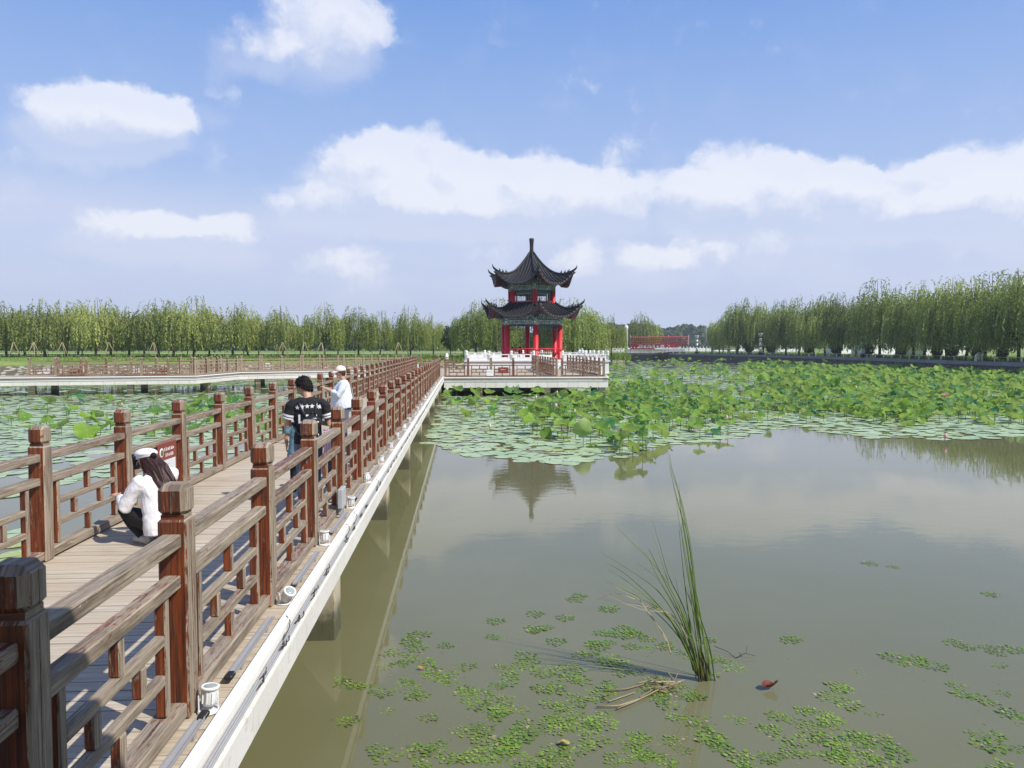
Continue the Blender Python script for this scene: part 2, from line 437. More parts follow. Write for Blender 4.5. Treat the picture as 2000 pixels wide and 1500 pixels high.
def ground_mat():
    m, t, b = mat('bank_ground')
    pos = t.N('ShaderNodeNewGeometry').outputs['Position']; z = t.N('ShaderNodeSeparateXYZ', pos).outputs[2]
    n = t.noise(pos, .22, 5., .65); f = t.noise(pos, 2.2, 4., .7)
    g = t.mix(t.smooth(n, .35, .65), (.11, .20, .028), (.24, .30, .05))
    g = t.mix(t.M('MULTIPLY', t.smooth(f, .5, .7), .6), g, (.10, .16, .03))
    g = t.mix(t.M('MULTIPLY', t.smooth(n, .6, .75), .5), g, (.26, .21, .11))
    vo = t.N('ShaderNodeTexVoronoi', inp={'Vector': pos, 'Scale': 1.5})
    vo.feature = 'F1'
    st = t.mix(t.smooth(vo.outputs['Distance'], .25, .6), t.mix(vo.outputs['Color'], (.36, .30, .2), (.5, .45, .36)), (.10, .09, .05))
    k = t.smooth(t.M('ADD', z, t.M('MULTIPLY', f, .6)), 1.25, 1.6)
    t.put(b.inputs['Base Color'], t.mix(k, st, g)); b.inputs['Roughness'].default_value = .9
    bump(t, b, f, .5, .1)
    return m
M_GROUND = ground_mat()
M_ROAD = plain('pale_asphalt', (.40, .39, .37), .85, .1, 1.)
def rubble_mat():
    m, t, b = mat('rubble_masonry')
    pos = t.N('ShaderNodeNewGeometry').outputs['Position']
    vo = t.N('ShaderNodeTexVoronoi', inp={'Vector': t.V('MULTIPLY', pos, (1., 1., 1.25)), 'Scale': 1.9}); vo.feature = 'F1'
    vd = t.N('ShaderNodeTexVoronoi', inp={'Vector': t.V('MULTIPLY', pos, (1., 1., 1.25)), 'Scale': 1.9}); vd.feature = 'DISTANCE_TO_EDGE'
    n = t.noise(pos, 9., 4., .6)
    c = t.mix(vo.outputs['Color'], (.09, .075, .06), (.22, .19, .15))
    c = t.mix(n, c, (.12, .1, .08)); c = t.mix(t.smooth(vd.outputs[0], .06, .0), c, (.03, .026, .02))
    t.put(b.inputs['Base Color'], c); b.inputs['Roughness'].default_value = .9
    bump(t, b, t.smooth(vd.outputs[0], 0., .15), .8, .06)
    return m
M_RUBBLE = rubble_mat()
M_TILE = plain('dark_roof_tile', (.022, .022, .024), .5, .35, 6., spec=.35)
M_TILE2 = plain('roof_tile_edge', (.13, .13, .13), .6, .3, 9.)
M_RED = plain('red_lacquer', (.60, .020, .028), .38, .1, 3., spec=.5)
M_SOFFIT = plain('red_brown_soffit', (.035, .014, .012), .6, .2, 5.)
M_STEEL = plain('aluminium', (.46, .46, .47), .45, .15, 20., metal=.25)
M_GREY = plain('grey_plastic', (.42, .43, .44), .5, .1, 10.)
M_BLACK = plain('black_rubber', (.012, .012, .013), .5, .2, 20.)
M_WPLAST = plain('white_enamel', (.74, .75, .74), .4, .06, 30.)
M_GLASS = plain('lamp_glass', (.32, .37, .37), .12, .08, 20., spec=.8)
M_WHITE = plain('white_paint', (.80, .80, .79), .5, .04, 10.)
M_SIGN = plain('red_brown_sign', (.23, .052, .036), .4, .08, 10.)
M_SIGNPALE = plain('pale_sign_panel', (.70, .73, .73), .35, .08, 30.)
# ------------------------------------------------------------------ setting: water, ground, road
ZD = 1.35                                      # deck level
WALLPX = [(1222, 689.2), (1300, 690.), (1380, 691.), (1490, 693.3), (1600, 696.), (1700, 699.), (1800, 702.2), (1900, 705.3), (2000, 708.6), (2150, 714.), (2400, 724.)]
ZW = 1.8
wall_pts = [W(x, y, ZW) for x, y in WALLPX]
def make_ground():
    rim = []           # (waterline xy, kind)
    for p in reversed(wall_pts): rim.append((p.x, p.y, 'w'))
    rim += [(34, 178, 'b'), (22, 150, 'b'), (12, 124, 'b'), (0, 108, 'b'), (-14, 99, 'b'), (-30, 95, 'b'), (-50, 93, 'b'), (-75, 90, 'b'), (-110, 84, 'b'),
            (-130, 60, 'b'), (-120, 20, 'b'), (-80, -6, 'b'), (-30, -9.5, 'b'), (-9, -9.5, 'b'), (10, -9.5, 'b'), (50, -9.5, 'b'), (75, 8, 'b')]
    c = Vector((-10, 60))
    mb = MB(3); n = len(rim); rings = []
    def ring(off, z, kwall=None):
        r = []
        for (x, y, k) in rim:
            d = (Vector((x, y))-c).normalized()
            o, zz = (off, z) if k == 'b' or kwall is None else kwall
            r.append((x+d.x*o, y+d.y*o, zz))
        rings.append(r)
    ring(-1.5, -.6, (.55, -.6)); ring(1.5, .45, (.6, 1.70)); ring(7, 1.5, (5, 1.72)); ring(26, 1.9, (26, 1.75)); ring(70, 2.0, (70, 1.95)); ring(300, 2.2); ring(800, 2.4)
    for r in rings: mb.v += r
    for j in range(len(rings)-1):
        for i in range(n):
            i2 = (i+1) % n
            mb.face((j*n+i, j*n+i2, (j+1)*n+i2, (j+1)*n+i)[::-1], 0, .5, None, True)
    o = mb.build('ground', M_GROUND, kind='structure')
    mb = MB(1); mb.quad((-200, -40, 0), (260, -40, 0), (260, 260, 0), (-200, 260, 0))
    mb.build('water', M_WATER, kind='structure')
    mb = MB(2)         # road behind the first rows of trees on the far shore
    P = [(-260, 128), (-160, 140), (-80, 147), (-20, 150), (30, 168), (60, 196)]
    for a, b in zip(P, P[1:]):
        mb.quad((a[0], a[1], 2.13), (b[0], b[1], 2.13), (b[0], b[1]+7, 2.15), (a[0], a[1]+7, 2.15))
    mb.build('road', M_ROAD, kind='structure')
make_ground()

# retaining wall on the right bank
def strip_wall(name, pts, z0, z1, thick, mats, parent, mt=0, bevel=0, seg=None):
    mb = MB(5)
    for i in range(len(pts)-1):
        a, b = Vector(pts[i][:2]), Vector(pts[i+1][:2]); L = (b-a).length; ang = atan2(b.y-a.y, b.x-a.x)
        k = max(1, int(L/(seg or 6)))
        for j in range(k):
            M = Matrix.Translation((a.x+(b.x-a.x)*j/k, a.y+(b.y-a.y)*j/k, 0)) @ Matrix.Rotation(ang, 4, 'Z')
            mb.box(0, L/k-.01, -thick/2, thick/2, z0, z1, mt, None, M, .02)
    return mb.build(name, mats, parent)
rw = thing('retaining_wall', 'dark rubble stone retaining wall with grey granite coping along the pond', 'wall')
strip_wall('masonry', wall_pts, -.6, 1.38, .5, M_RUBBLE, rw)
strip_wall('coping', wall_pts, 1.38, ZW, .72, M_COPING, rw, seg=1.4)

# low white guard rail behind the wall
def guard_rail():
    g = thing('guard_rail', 'low white guard rail on short posts behind the stone wall', 'railing')
    off = 1.6; pts = []
    for p in wall_pts:
        d = (Vector((p.x, p.y))-Vector((-10, 60))).normalized(); pts.append(Vector((p.x+d.x*off, p.y+d.y*off, 1.7)))
    run = []
    for a, b in zip(pts, pts[1:]):
        k = max(1, round((b-a).length/2.6)); run += [a.lerp(b, j/k) for j in range(k)]
    run.append(pts[-1]); post = MB(1); post.lathe([(.07, 0), (.07, .12), (.085, .14), (.085, .24), (.07, .26), (.07, .42), (.085, .44), (.085, .56), (.05, .6)], 8)
    pm = post.mesh('post', M_WHITE)
    for p in run[:100]: put('post', pm, g, p)
    mb = MB(2); mb.tube([p+Vector((0, 0, .58)) for p in run], .035, 6); mb.build('rail', M_STEEL, g)
guard_rail()

# ------------------------------------------------------------------ railings
RH = 1.33
def post_meshes(m, h=RH, w=.158, bev=.012):
    a = MB(11); a.box(-w/2, w/2, -w/2, w/2, 0, h-.197, 0, .5, None, bev)
    for sx in (-1, 1):       # the post is glued up of two timbers: a thin seam down each face
        a.box(-.0025, .0025, sx*w/2-.0015, sx*w/2+.0015, .01, h-.21, 0, .0)
        a.box(sx*w/2-.0015, sx*w/2+.0015, -.0025, .0025, .01, h-.21, 0, .0)
    sh = a.mesh('post', m)
    b = MB(12); b.box(-w*.4, w*.4, -w*.4, w*.4, h-.2, h-.17, 0, .3); b.box(-w*.52, w*.52, -w*.52, w*.52, h-.182, h, 0, .6, None, .034)
    for sx in (-1, 1):
        b.box(-.002, .002, sx*w*.52-.0015, sx*w*.52+.0015, h-.16, h-.03, 0, .95)
        b.box(sx*w*.52-.0015, sx*w*.52+.0015, -.002, .002, h-.16, h-.03, 0, .95)
    return sh, b.mesh('cap', m)
POST = post_meshes(M_WOOD); POSTF = post_meshes(M_WOODF, bev=0)
_panels = {}
def panel_meshes(L, m, seed=0):
    """rails and lattice between two posts, built along local +X from 0 to L"""
    key = (round(L, 3), m.name, seed)
    if key in _panels: return _panels[key]
    near = m is M_WOOD; bv = .008 if near else 0
    R = MB(seed*7+1)
    R.box(0, L, -.052, .052, .985, 1.062, 0, None, None, bv)       # handrail
    H = MB(seed*7+2); H.box(0, L, -.045, .045, .75, .825, 0, None, None, bv)
    B = MB(seed*7+3); B.box(0, L, -.065, .065, .018, .105, 0, None, None, bv)
    T = MB(seed*7+4); s = .03; e = .12*L
    for x in (e, L-e): T.box(x-s, x+s, -s, s, .105, .75, 0, None, None, bv)                 # stiles
    for z in (.53, .315): T.box(e+s, L-e-s, -s+.002, s-.002, z-s, z+s, 0, None, None, bv)    # middle rails
    for x, z0, z1 in ((.5, .56, .75), (.33, .345, .5), (.67, .345, .5), (.5, .105, .285)):
        T.box(x*L-s, x*L+s, -s+.002, s-.002, z0, z1, 0, None, None, bv)
    _panels[key] = (R.mesh('handrail', m), H.mesh('middle_rail', m), B.mesh('bottom_rail', m), T.mesh('lattice', m))
    return _panels[key]
def railing(label, pts, m=M_WOOD, z=ZD, panels=True, skip=(), lean=0., seed=0):
    """posts at pts (xy) and a panel in every bay"""
    P = POST if m is M_WOOD else POSTF
    r = thing('wooden_railing', label, 'railing', (pts[0][0], pts[0][1], z), 0, 'timber railings of the boardwalk')
    rr = random.Random(seed+5); o0 = Vector(pts[0])
    for i, p in enumerate(pts):
        d = (Vector(pts[min(i+1, len(pts)-1)])-Vector(pts[max(i-1, 0)])); a = atan2(d.y, d.x)
        if i in (0, len(pts)-1) or abs(a % (pi/2)) < .01: a = a if i else atan2(pts[1][1]-pts[0][1], pts[1][0]-pts[0][0])
        q = put('post', P[0], r, (p[0]-o0.x, p[1]-o0.y, rr.uniform(-.006, .006)), (rr.uniform(-.006, .006), rr.uniform(-.006, .006), a))
        put('cap', P[1], q, rot=(0, 0, rr.uniform(-.03, .03)))
    for i in range(len(pts)-1):
        if i in skip: continue
        a, b = Vector(pts[i]), Vector(pts[i+1]); L = (b-a).length-.15
        d = (b-a).normalized(); st = a + d*.075 - o0
        me = panel_meshes(round(L, 2), m, i % 3)
        for nm, mm in zip(('handrail', 'middle_rail', 'bottom_rail', 'lattice'), me):
            put(nm, mm, r, (st.x, st.y, rr.uniform(-.004, .004)), (0, 0, atan2(d.y, d.x)))
    return r
# main bridge, right side: the posts stand where the photograph has them
RX = -1.618
ry = [2.85] + [4.42+1.87*k for k in range(0, 26)]
ry = [-.9, .94] + ry
right_pts = [(RX, y) for y in ry] + [(RX, 52.95)]
railing('peeling timber bridge railing facing open water, white floodlights at its feet', right_pts, seed=1)
LX = -4.13
left_pts = [(LX, 7.75+1.86*k) for k in range(-4, 34)]
railing('timber bridge railing with a lily pond behind it, beside the crouching woman', left_pts, seed=2)

# ------------------------------------------------------------------ bridge deck, kerbs, piles
def deck_planks(mb, x0, x1, y0, y1, pitch=.132, z=ZD, along='y'):
    y = y0; r = random.Random(int(x0*10)+7)
    while y < y1-.02:
        w = min(pitch-.010, y1-y); dz = r.uniform(-.004, .003); dx = r.uniform(-.012, .012)
        if along == 'y': mb.box(x0+dx, x1+dx*.2, y, y+w, z-.045+dz, z+dz, 0)
        else: mb.box(y, y+w, x0, x1, z-.045+dz, z+dz, 0)
        y += pitch
bridge = thing('footbridge', 'long plank footbridge with white stone edge beams on concrete piles', 'bridge')
mb = MB(21); deck_planks(mb, -4.36, -1.386, -9.5, 76.); mb.build('deck', M_PLANK, bridge)
def edge_beam(parent, x_in, x_out, y0, y1, zt, zs, zb, tile=.62):
    """kerb slab, recessed face carrying conduits, stone cladding below"""
    sg = 1 if x_out > x_in else -1
    k = MB(31); y = y0
    while y < y1: k.box(min(x_in, x_out), max(x_in, x_out), y, min(y+2.4, y1)-.004, zt-.056, zt, 0, None, None, .006); y += 2.4
    k.build('kerb', M_KERB, parent)
    c = MB(32); y = y0; xr = x_out-.012*sg; xs = x_out+.01*sg; xb = x_in-.22*sg
    while y < y1:
        e = min(y+tile, y1)-.005
        c.box(min(xb, xr), max(xb, xr), y, e, zs+.001, zt-.058, 0); c.box(min(xb, xs), max(xb, xs), y, e, zb, zs, 0); y += tile
    c.build('edge_beam', M_CLAD, parent)
    t = MB(33)
    for i, z in enumerate((zt-.085, zt-.108, zt-.133)):
        x = xr+.012*sg; r = random.Random(i)
        t.tube([(x, y0+j*1.5, z+r.uniform(-.004, .004)) for j in range(int((y1-y0)/1.5))], .009, 6, 0, .3+.2*i)
    t.build('conduit', M_STEEL, parent)
edge_beam(bridge, -1.386, -1.313, -9.5, 53.3, 1.40, 1.213, 1.02)
edge_beam(bridge, -4.36, -4.43, -9.5, 71., 1.30, 1.18, 1.02)
mb = MB(34); mb.box(-4.2, -1.45, -9.5, 76, 1.08, ZD-.05); mb.build('under_beam', M_PILE, bridge)
pm = MB(35); pm.box(-.21, .21, 0, .42, -1.2, 1.1, 0, .5, None, .015); pmesh = pm.mesh('pile', M_PILE)
for k in range(-2, 10):
    for x in (-1.715, -4.0): put('pile', pmesh, bridge, (x, 9.0+6.3*k, 0))
# clips and loose cable ends along the conduit
r = random.Random(4); M_CABLE = plain('weathered_cable', (.06, .055, .05), .7)
y = 2.6
while y < 30:
    cb = MB(36)
    for j in range(3):
        yy = y+r.uniform(-.12, .12); x = -1.309; z = 1.30+r.uniform(-.035, .02)
        cb.tube([(x, yy-.09, z), (x+.012, yy-.03, z+r.uniform(-.01, .02)), (x+.014, yy+.04, z-r.uniform(0, .02)), (x, yy+.1, z+.005)], .0038, 5)
    if r.random() < .3: cb.tube([(-1.31, y, 1.32), (-1.285, y+.1, 1.375), (-1.30, y+.22, 1.39), (-1.345, y+.3, 1.404)], .004, 5)
    cb.box(-1.318, -1.303, y-.012, y+.012, 1.268, 1.32, 0)
    y += r.choice((.55, .62, 1.24)); cb.build('cable', M_CABLE, bridge)

# floodlights at the feet of the posts, and the aluminium light strips between them
def floodlight_meshes():
    b = MB(1); b.lathe([(.036, .03), (.044, .05), (.046, .13), (.047, .138)], 18, 0, .5)
    for a in range(9):
        th = 2*pi*a/9; M = Matrix.Rotation(th, 4, 'Z'); b.box(.04, .052, -.004, .004, .05, .12, 0, .5, M)
    rim = MB(2); rim.lathe([(.047, .136), (.058, .138), (.060, .150), (.050, .154), (.042, .153), (.042, .149), (.02, .149)], 20, 0, .6)
    g = MB(3); g.lathe([(.041, .150), (.041, .1515), (.01, .152)], 18, 0, .5)
    br = MB(4)
    for sx in (-1, 1): br.box(sx*.058-.004, sx*.058+.004, -.012, .012, -.0, .1, 0, .5)
    br.box(-.06, .06, -.014, .014, -.008, .0, 0, .4)
    ba = MB(5); ba.lathe([(.07, .0), (.07, .01), (.05, .014)], 16, 0, .4)
    return [('housing', b.mesh('housing', M_WPLAST)), ('rim', rim.mesh('rim', M_WPLAST)), ('lens', g.mesh('lens', M_GLASS)), ('bracket', br.mesh('bracket', M_WPLAST))], ba.mesh('base_plate', M_WPLAST)
FL, FLB = floodlight_meshes(); r = random.Random(8)
def pos_name(i): return {0: 'nearest', 1: 'second', 2: 'third'}.get(i, ordinal(i+1))
for i, y in enumerate(ry[3:24]):
    tilt = [(-.06, .05), (.55, .35), (-.05, -.05), (.1, .1)][i] if i < 4 else (r.uniform(-.4, .5), r.uniform(-.3, .3))
    t = thing('floodlight', f'small white floodlight at the foot of the {pos_name(i)} lamp-lit post along the kerb', 'floodlight', (-1.468, y+.02, ZD+.001), r.uniform(-.4, .4), 'floodlights along the bridge kerb', .9)
    put('base_plate', FLB, t)
    for n, me in FL: put(n, me, t, (0, 0, .012), (tilt[0], tilt[1], 0) if n != 'bracket' else (0, 0, .5))
sm = MB(6); sm.box(-.024, .024, 0, 1.05, .03, .034, 0, .5); sm.box(-.024, -.020, 0, 1.05, .034, .05, 0, .5); sm.box(.020, .024, 0, 1.05, .034, .05, 0, .5); sm.box(-.008, .008, .0, 1.05, .034, .042, 0, .2)
foot = MB(7)
for y in (.2, .85): foot.box(-.02, .02, y-.02, y+.02, 0, .03)
sm, fm = sm.mesh('channel', M_STEEL), foot.mesh('foot', M_STEEL)
pl = MB(8); pl.box(-.026, .026, -.06, .03, .022, .056, 0, .5, None, .01); pl = pl.mesh('end_plug', M_BLACK)
for i, y in enumerate(ry[2:20]):
    t = thing('light_strip', f'grey light channel on the planks just past the {pos_name(i)} post along the kerb', 'light strip', (-1.462, y+.42, ZD+.002), r.uniform(-.01, .01), 'light strips along the bridge kerb')
    put('channel', sm, t); put('foot', fm, t)
    if i in (0, 1, 4): put('end_plug', pl, t, (0, 1.05 if i == 0 else 0., 0))
jb = thing('junction_box', 'grey metal electrical box standing by the pale scarred post', 'electrical box', (-1.5, 9.55, ZD))
mb = MB(9); mb.box(-.03, .03, -.14, .14, .12, .36, 0, .5, None, .008); mb.build('case', M_GREY, jb)
mb = MB(9); mb.box(.03, .034, -.12, .12, .14, .34, 0, .7); mb.build('lid', M_GREY, jb)
mb = MB(9); mb.box(-.015, .015, -.1, -.07, 0, .12); mb.box(-.015, .015, .07, .1, 0, .12); mb.build('leg', M_GREY, jb)

# ------------------------------------------------------------------ viewing platform in front of the pavilion
PX0, PX1, PY0, PY1 = -1.30, 10.15, 53.35, 73.3
plat = thing('viewing_platform', 'timber deck platform with pale stone fascia in front of the pavilion', 'platform')
mb = MB(41); deck_planks(mb, PX0-.05, PX1, PY0, PY1+.2); mb.build('deck', M_PLANK, plat)
def fascia(name, a, b, zt, zb, parent, inner=.35):
    """pale stone fascia along a->b (outer face on the right-hand side of a->b)"""
    a, b = Vector(a), Vector(b); L = (b-a).length; M = Matrix.Translation((a.x, a.y, 0)) @ Matrix.Rotation(atan2(b.y-a.y, b.x-a.x), 4, 'Z')
    k = MB(51); c = MB(52); t = MB(53)
    x = 0
    while x < L-.01:
        e = min(x+2.4, L); k.box(x, e-.004, -.07, .2, zt-.075, zt, 0, None, M); x += 2.4
    k.build('kerb', M_KERB, parent)
    zs = zt-.31; x = 0
    c.box(0, L, .0, inner, zs, zt-.077, 0, .4, M); c.box(0, L, -.055, inner, zs, zs+.05, 0, .8, M)
    while x < L-.01:
        e = min(x+.72, L); c.box(x, e-.012, -.02, inner, zb, zs-.002, 0, None, M); x += .72
    c.build(name, M_CLAD, parent)
    for z in (zt-.13, zt-.17, zt-.21): t.tube([M @ Vector((x, -.012, z)) for x in (0, L*.33, L*.66, L)], .014, 5, 0, .4)
    t.build('conduit', M_STEEL, parent)
fascia('fascia', (PX0, PY0), (PX1, PY0), ZD-.01, .60, plat)
fascia('fascia', (PX1, PY0), (PX1, PY1), ZD-.01, .60, plat)
mb = MB(42); mb.box(PX0+.36, PX1-.36, PY0+.36, PY1, .75, ZD-.05); mb.build('slab', M_PILE, plat)
for x in (1.15, 5.9, 9.75):
    for y in (PY0+.1, PY0+3.2): put('pile', pmesh, plat, (x, y, -.25))
fx = [-1.2, .36, 1.96, 3.52, 5.18, 6.55]
railing('wooden lattice fence along the platform edge left of the entrance gap', [(x, PY0+.22) for x in fx], M_WOODF, seed=3)
railing('short wooden lattice fence at the platform corner right of the entrance gap', [(6.95, PY0+.22), (8.45, PY0+.22), (9.9, PY0+.22)], M_WOODF, seed=4)
railing('wooden lattice fence running back from the platform corner to the white terrace', [(9.9, PY0+.22+k*1.87) for k in range(1, 11)], M_WOODF, seed=5)
railing('weathered lattice fence running back beside the gap towards the pavilion steps', [(6.55, PY0+.22+k*1.87) for k in range(1, 11)], M_WOODF, seed=6)

# left boardwalk zigzagging across the pond to the far end of the bridge
lw = [W(-420, 746, ZD), W(0, 736.3, ZD), W(385, 732.8, ZD), W(468, 726.2, ZD), W(712, 722.3, ZD), W(806, 720.8, ZD)]
lw = [Vector((p.x, p.y)) for p in lw]
def offs(P, o):
    out = []
    for i, p in enumerate(P):
        d = ((P[i]-P[i-1]).normalized() if i else Vector((0, 0))) + ((P[i+1]-P[i]).normalized() if i < len(P)-1 else Vector((0, 0)))
        d.normalize(); out.append(p+Vector((-d.y, d.x))*o)
    return out
bw = thing('boardwalk', 'zigzag timber boardwalk with pale stone fascia across the lily pond', 'boardwalk')
far = offs(lw, 2.7)
mb = MB(61)
for i in range(len(lw)-1):
    k = int((lw[i+1]-lw[i]).length/.16)
    for j in range(k):
        a, b = lw[i].lerp(lw[i+1], j/k), lw[i].lerp(lw[i+1], (j+.93)/k); c, d = far[i].lerp(far[i+1], (j+.93)/k), far[i].lerp(far[i+1], j/k)
        mb.quad((*a, ZD), (*b, ZD), (*c, ZD), (*d, ZD), 0, mb.r.random())
mb.build('deck', M_PLANK, bw)
for i in range(len(lw)-1):
    fascia('fascia', lw[i], lw[i+1], ZD-.03, .72, bw)
mb = MB(62)
for i in range(len(lw)-1):
    a, b = lw[i], lw[i+1]; c, d = offs(lw, .36), offs(lw, 2.6)
    q = [(*c[i], 0), (*c[i+1], 0), (*d[i+1], 0), (*d[i], 0)]
    up = [(x, y, ZD-.05) for x, y, _ in q]; dn = [(x, y, .85) for x, y, _ in q]
    mb.quad(*up); mb.quad(*dn[::-1])
    for e in range(4): mb.quad(dn[e], dn[(e+1) % 4], up[(e+1) % 4], up[e])
mb.build('slab', M_PILE, bw)
n1, n2 = offs(lw, .25), offs(lw, 2.1)
for i in range(len(lw)-1):
    k = max(1, round((lw[i+1]-lw[i]).length/5.6))
    for j in range(k):
        for P, o in ((n1, .3), (n2, .55)):
            p = P[i].lerp(P[i+1], (j+o)/k); put('pile', pmesh, bw, (p.x, p.y, -.2), (0, 0, atan2(lw[i+1].y-lw[i].y, lw[i+1].x-lw[i].x)))
def walk_posts(P):
    out = []
    for i in range(len(P)-1):
        k = max(1, round((P[i+1]-P[i]).length/1.75)); out += [tuple(P[i].lerp(P[i+1], j/k)) for j in range(k)]
    return out + [tuple(P[-1])]
railing('wooden lattice railing along the near edge of the zigzag boardwalk', walk_posts(offs(lw, .3))[8:], M_WOODF, seed=7)
railing('wooden lattice railing along the far edge of the zigzag boardwalk', walk_posts(offs(lw, 2.4))[8:], M_WOODF, seed=8)
railing('wooden railing closing the far end of the bridge beyond the white notice', [(-4.1+k*1.6, 75.6) for k in range(3)], M_WOODF, seed=9)

# ------------------------------------------------------------------ signs
def glyphs(mb, x, z, s, y, n, r, thick=.002):
    """row of small square characters written as strokes"""
    for i in range(n):
        cx = x+i*s*1.12
        for k in range(r.randint(2, 3)): zz = z+s*(.12+.76*k/2.2); mb.box(cx, cx+s*r.uniform(.6, .92), y-thick, y, zz, zz+s*.12, 0, .9)
        for k in range(r.randint(1, 3)): xx = cx+s*r.uniform(.05, .8); mb.box(xx, xx+s*.12, y-thick*1.5, y, z+s*r.uniform(0, .3), z+s*r.uniform(.6, 1), 0, .9)
def info_board(label, loc, rz, w=.52, h=.72, pale=True, group=None, big=True):
    t = thing('information_board', label, 'sign', loc, rz, group)
    b = MB(1); b.box(-w/2, w/2, -.012, .012, 0, h, 0, .5, None, .01); b.build('board', M_SIGN, t)
    if pale:
        p = MB(2); p.box(-w*.4, w*.4, -.016, -.0125, h*.06, h*.66, 0, .5); p.build('picture_panel', M_SIGNPALE, t)
    r = random.Random(9)
    if big:
        g = MB(3); glyphs(g, -w*.2, h*.83, .05, -.0125, 6, r); glyphs(g, -w*.14, h*.715, .05, -.0125, 5, r); g.build('lettering', M_WHITE, t)
        e = MB(4); M = Matrix.Rotation(pi/2, 4, 'X'); e.lathe([(.062, 0), (.062, .004), (.05, .005)], 20, 0, .5, (-w*.34, h*.82, .012), M); e.build('emblem', M_WHITE, t)
        e2 = MB(5); e2.lathe([(.042, 0), (.042, .003), (.02, .004)], 16, 0, .5, (-w*.34, h*.82, .0165), M); e2.build('emblem_leaf', M_REED, t)
        k = MB(6)
        for i in range(16):
            x, z = r.uniform(-w*.3, w*.3), r.uniform(h*.12, h*.6); k.box(x, x+r.uniform(.01, .05), -.0185, -.016, z, z+.008, 0, .5)
        k.build('drawing', M_GREY, t)
    return t
info_board('red brown notice with round emblem and pale drawing beside the crouching woman', (LX+.085, 10.75, ZD+.10), pi/2-.02, .62, .70)
info_board('red brown notice with white panel at the elbow of the man', (LX+.085, 18.45, ZD+.12), pi/2-.02, .62, .70)
def far_board(px, py, red, lab, y=None):
    p = W(px, py, ZD+.35) if y is None else DY(px, py, y)
    t = thing('information_board', lab, 'sign', (p.x, p.y, p.z-.25), 0, 'small boards on the far railings')
    b = MB(1); b.box(-.36 if red else -.24, .36 if red else .24, -.02, .02, 0, .42, 0, .5); b.build('board', M_SIGN if red else M_WHITE, t)
    g = MB(2); r = random.Random(int(px)); glyphs(g, -.19, .22, .08, -.021, 4, r); g.build('lettering', M_WHITE if red else M_GREY, t)
for px, py, red, lab in ((146, 723, True, 'small red board on the boardwalk railing, nearer the far left end'), (322, 721, True, 'small red board on the boardwalk railing just before its bend'),
        (90, 722, False, 'small white notice left of the red board on the boardwalk railing'), (267, 721, False, 'small white notice midway between two red boards on the boardwalk'),
        (441, 714, False, 'small white notice at the bend of the boardwalk railing'),
        (523, 712.5, False, 'small white notice on the boardwalk railing past the bend'), (587, 713.5, True, 'small red board on the boardwalk railing above the man with black hair')):
    o = lw[:]
    far_board(px, py, red, lab)
far_board(983, 722, True, 'small red board hung on the platform fence below the pavilion', PY0+.12)
far_board(957, 727, False, 'small white notice on the platform fence left of the red board', PY0+.12)
t = thing('notice_board', 'white notice on dark frame at the far end of the bridge', 'sign', DY(808, 727, 73.5))
b = MB(1); b.box(-.5, .5, -.02, .02, 0, .75, 0, .5); b.build('panel', M_WHITE, t)
b = MB(2); b.box(-.56, -.5, -.03, .03, -.65, .8); b.box(.5, .56, -.03, .03, -.65, .8); b.build('frame', M_BLACK, t)
b = MB(3); glyphs(b, -.3, .12, .14, -.021, 3, random.Random(3)); glyphs(b, -.1, .5, .1, -.021, 2, random.Random(5)); b.build('lettering', M_GREY, t)

# unseen tiled shelter behind the viewer, added to throw shade on the nearest post
sh = thing('shade_shelter', 'unseen tiled shelter added behind the viewer to shade the nearest post', 'shelter', (1.2, -3.4, ZD))
mb = MB(71)
for sx in (-3.6, 3.6):
    for sy in (-3.2, 3.2): mb2 = MB(72); mb2.lathe([(.17, -1.6), (.16, 3.6)], 12, 0, .5, (sx, sy, 0)); mb2.build('column', M_RED, sh)
P = [(-4.3, -4.9), (4.6, -4.9), (4.6, 5.12), (-4.3, 5.12)]; R0, R1 = (0, -1.5, 5.6), (0, 1.5, 5.6)
e = [(x, y, 3.72) for x, y in P]; l = [(x, y, 3.6) for x, y in P]
mb.quad(e[0], e[1], R0, R0); mb.quad(e[1], e[2], R1, R0); mb.quad(e[2], e[3], R1, R1); mb.quad(e[3], e[0], R0, R1)
for i in range(4): mb.quad(l[i], l[(i+1) % 4], e[(i+1) % 4], e[i])
mb.quad(*l[::-1]); mb.build('roof', M_TILE, sh)
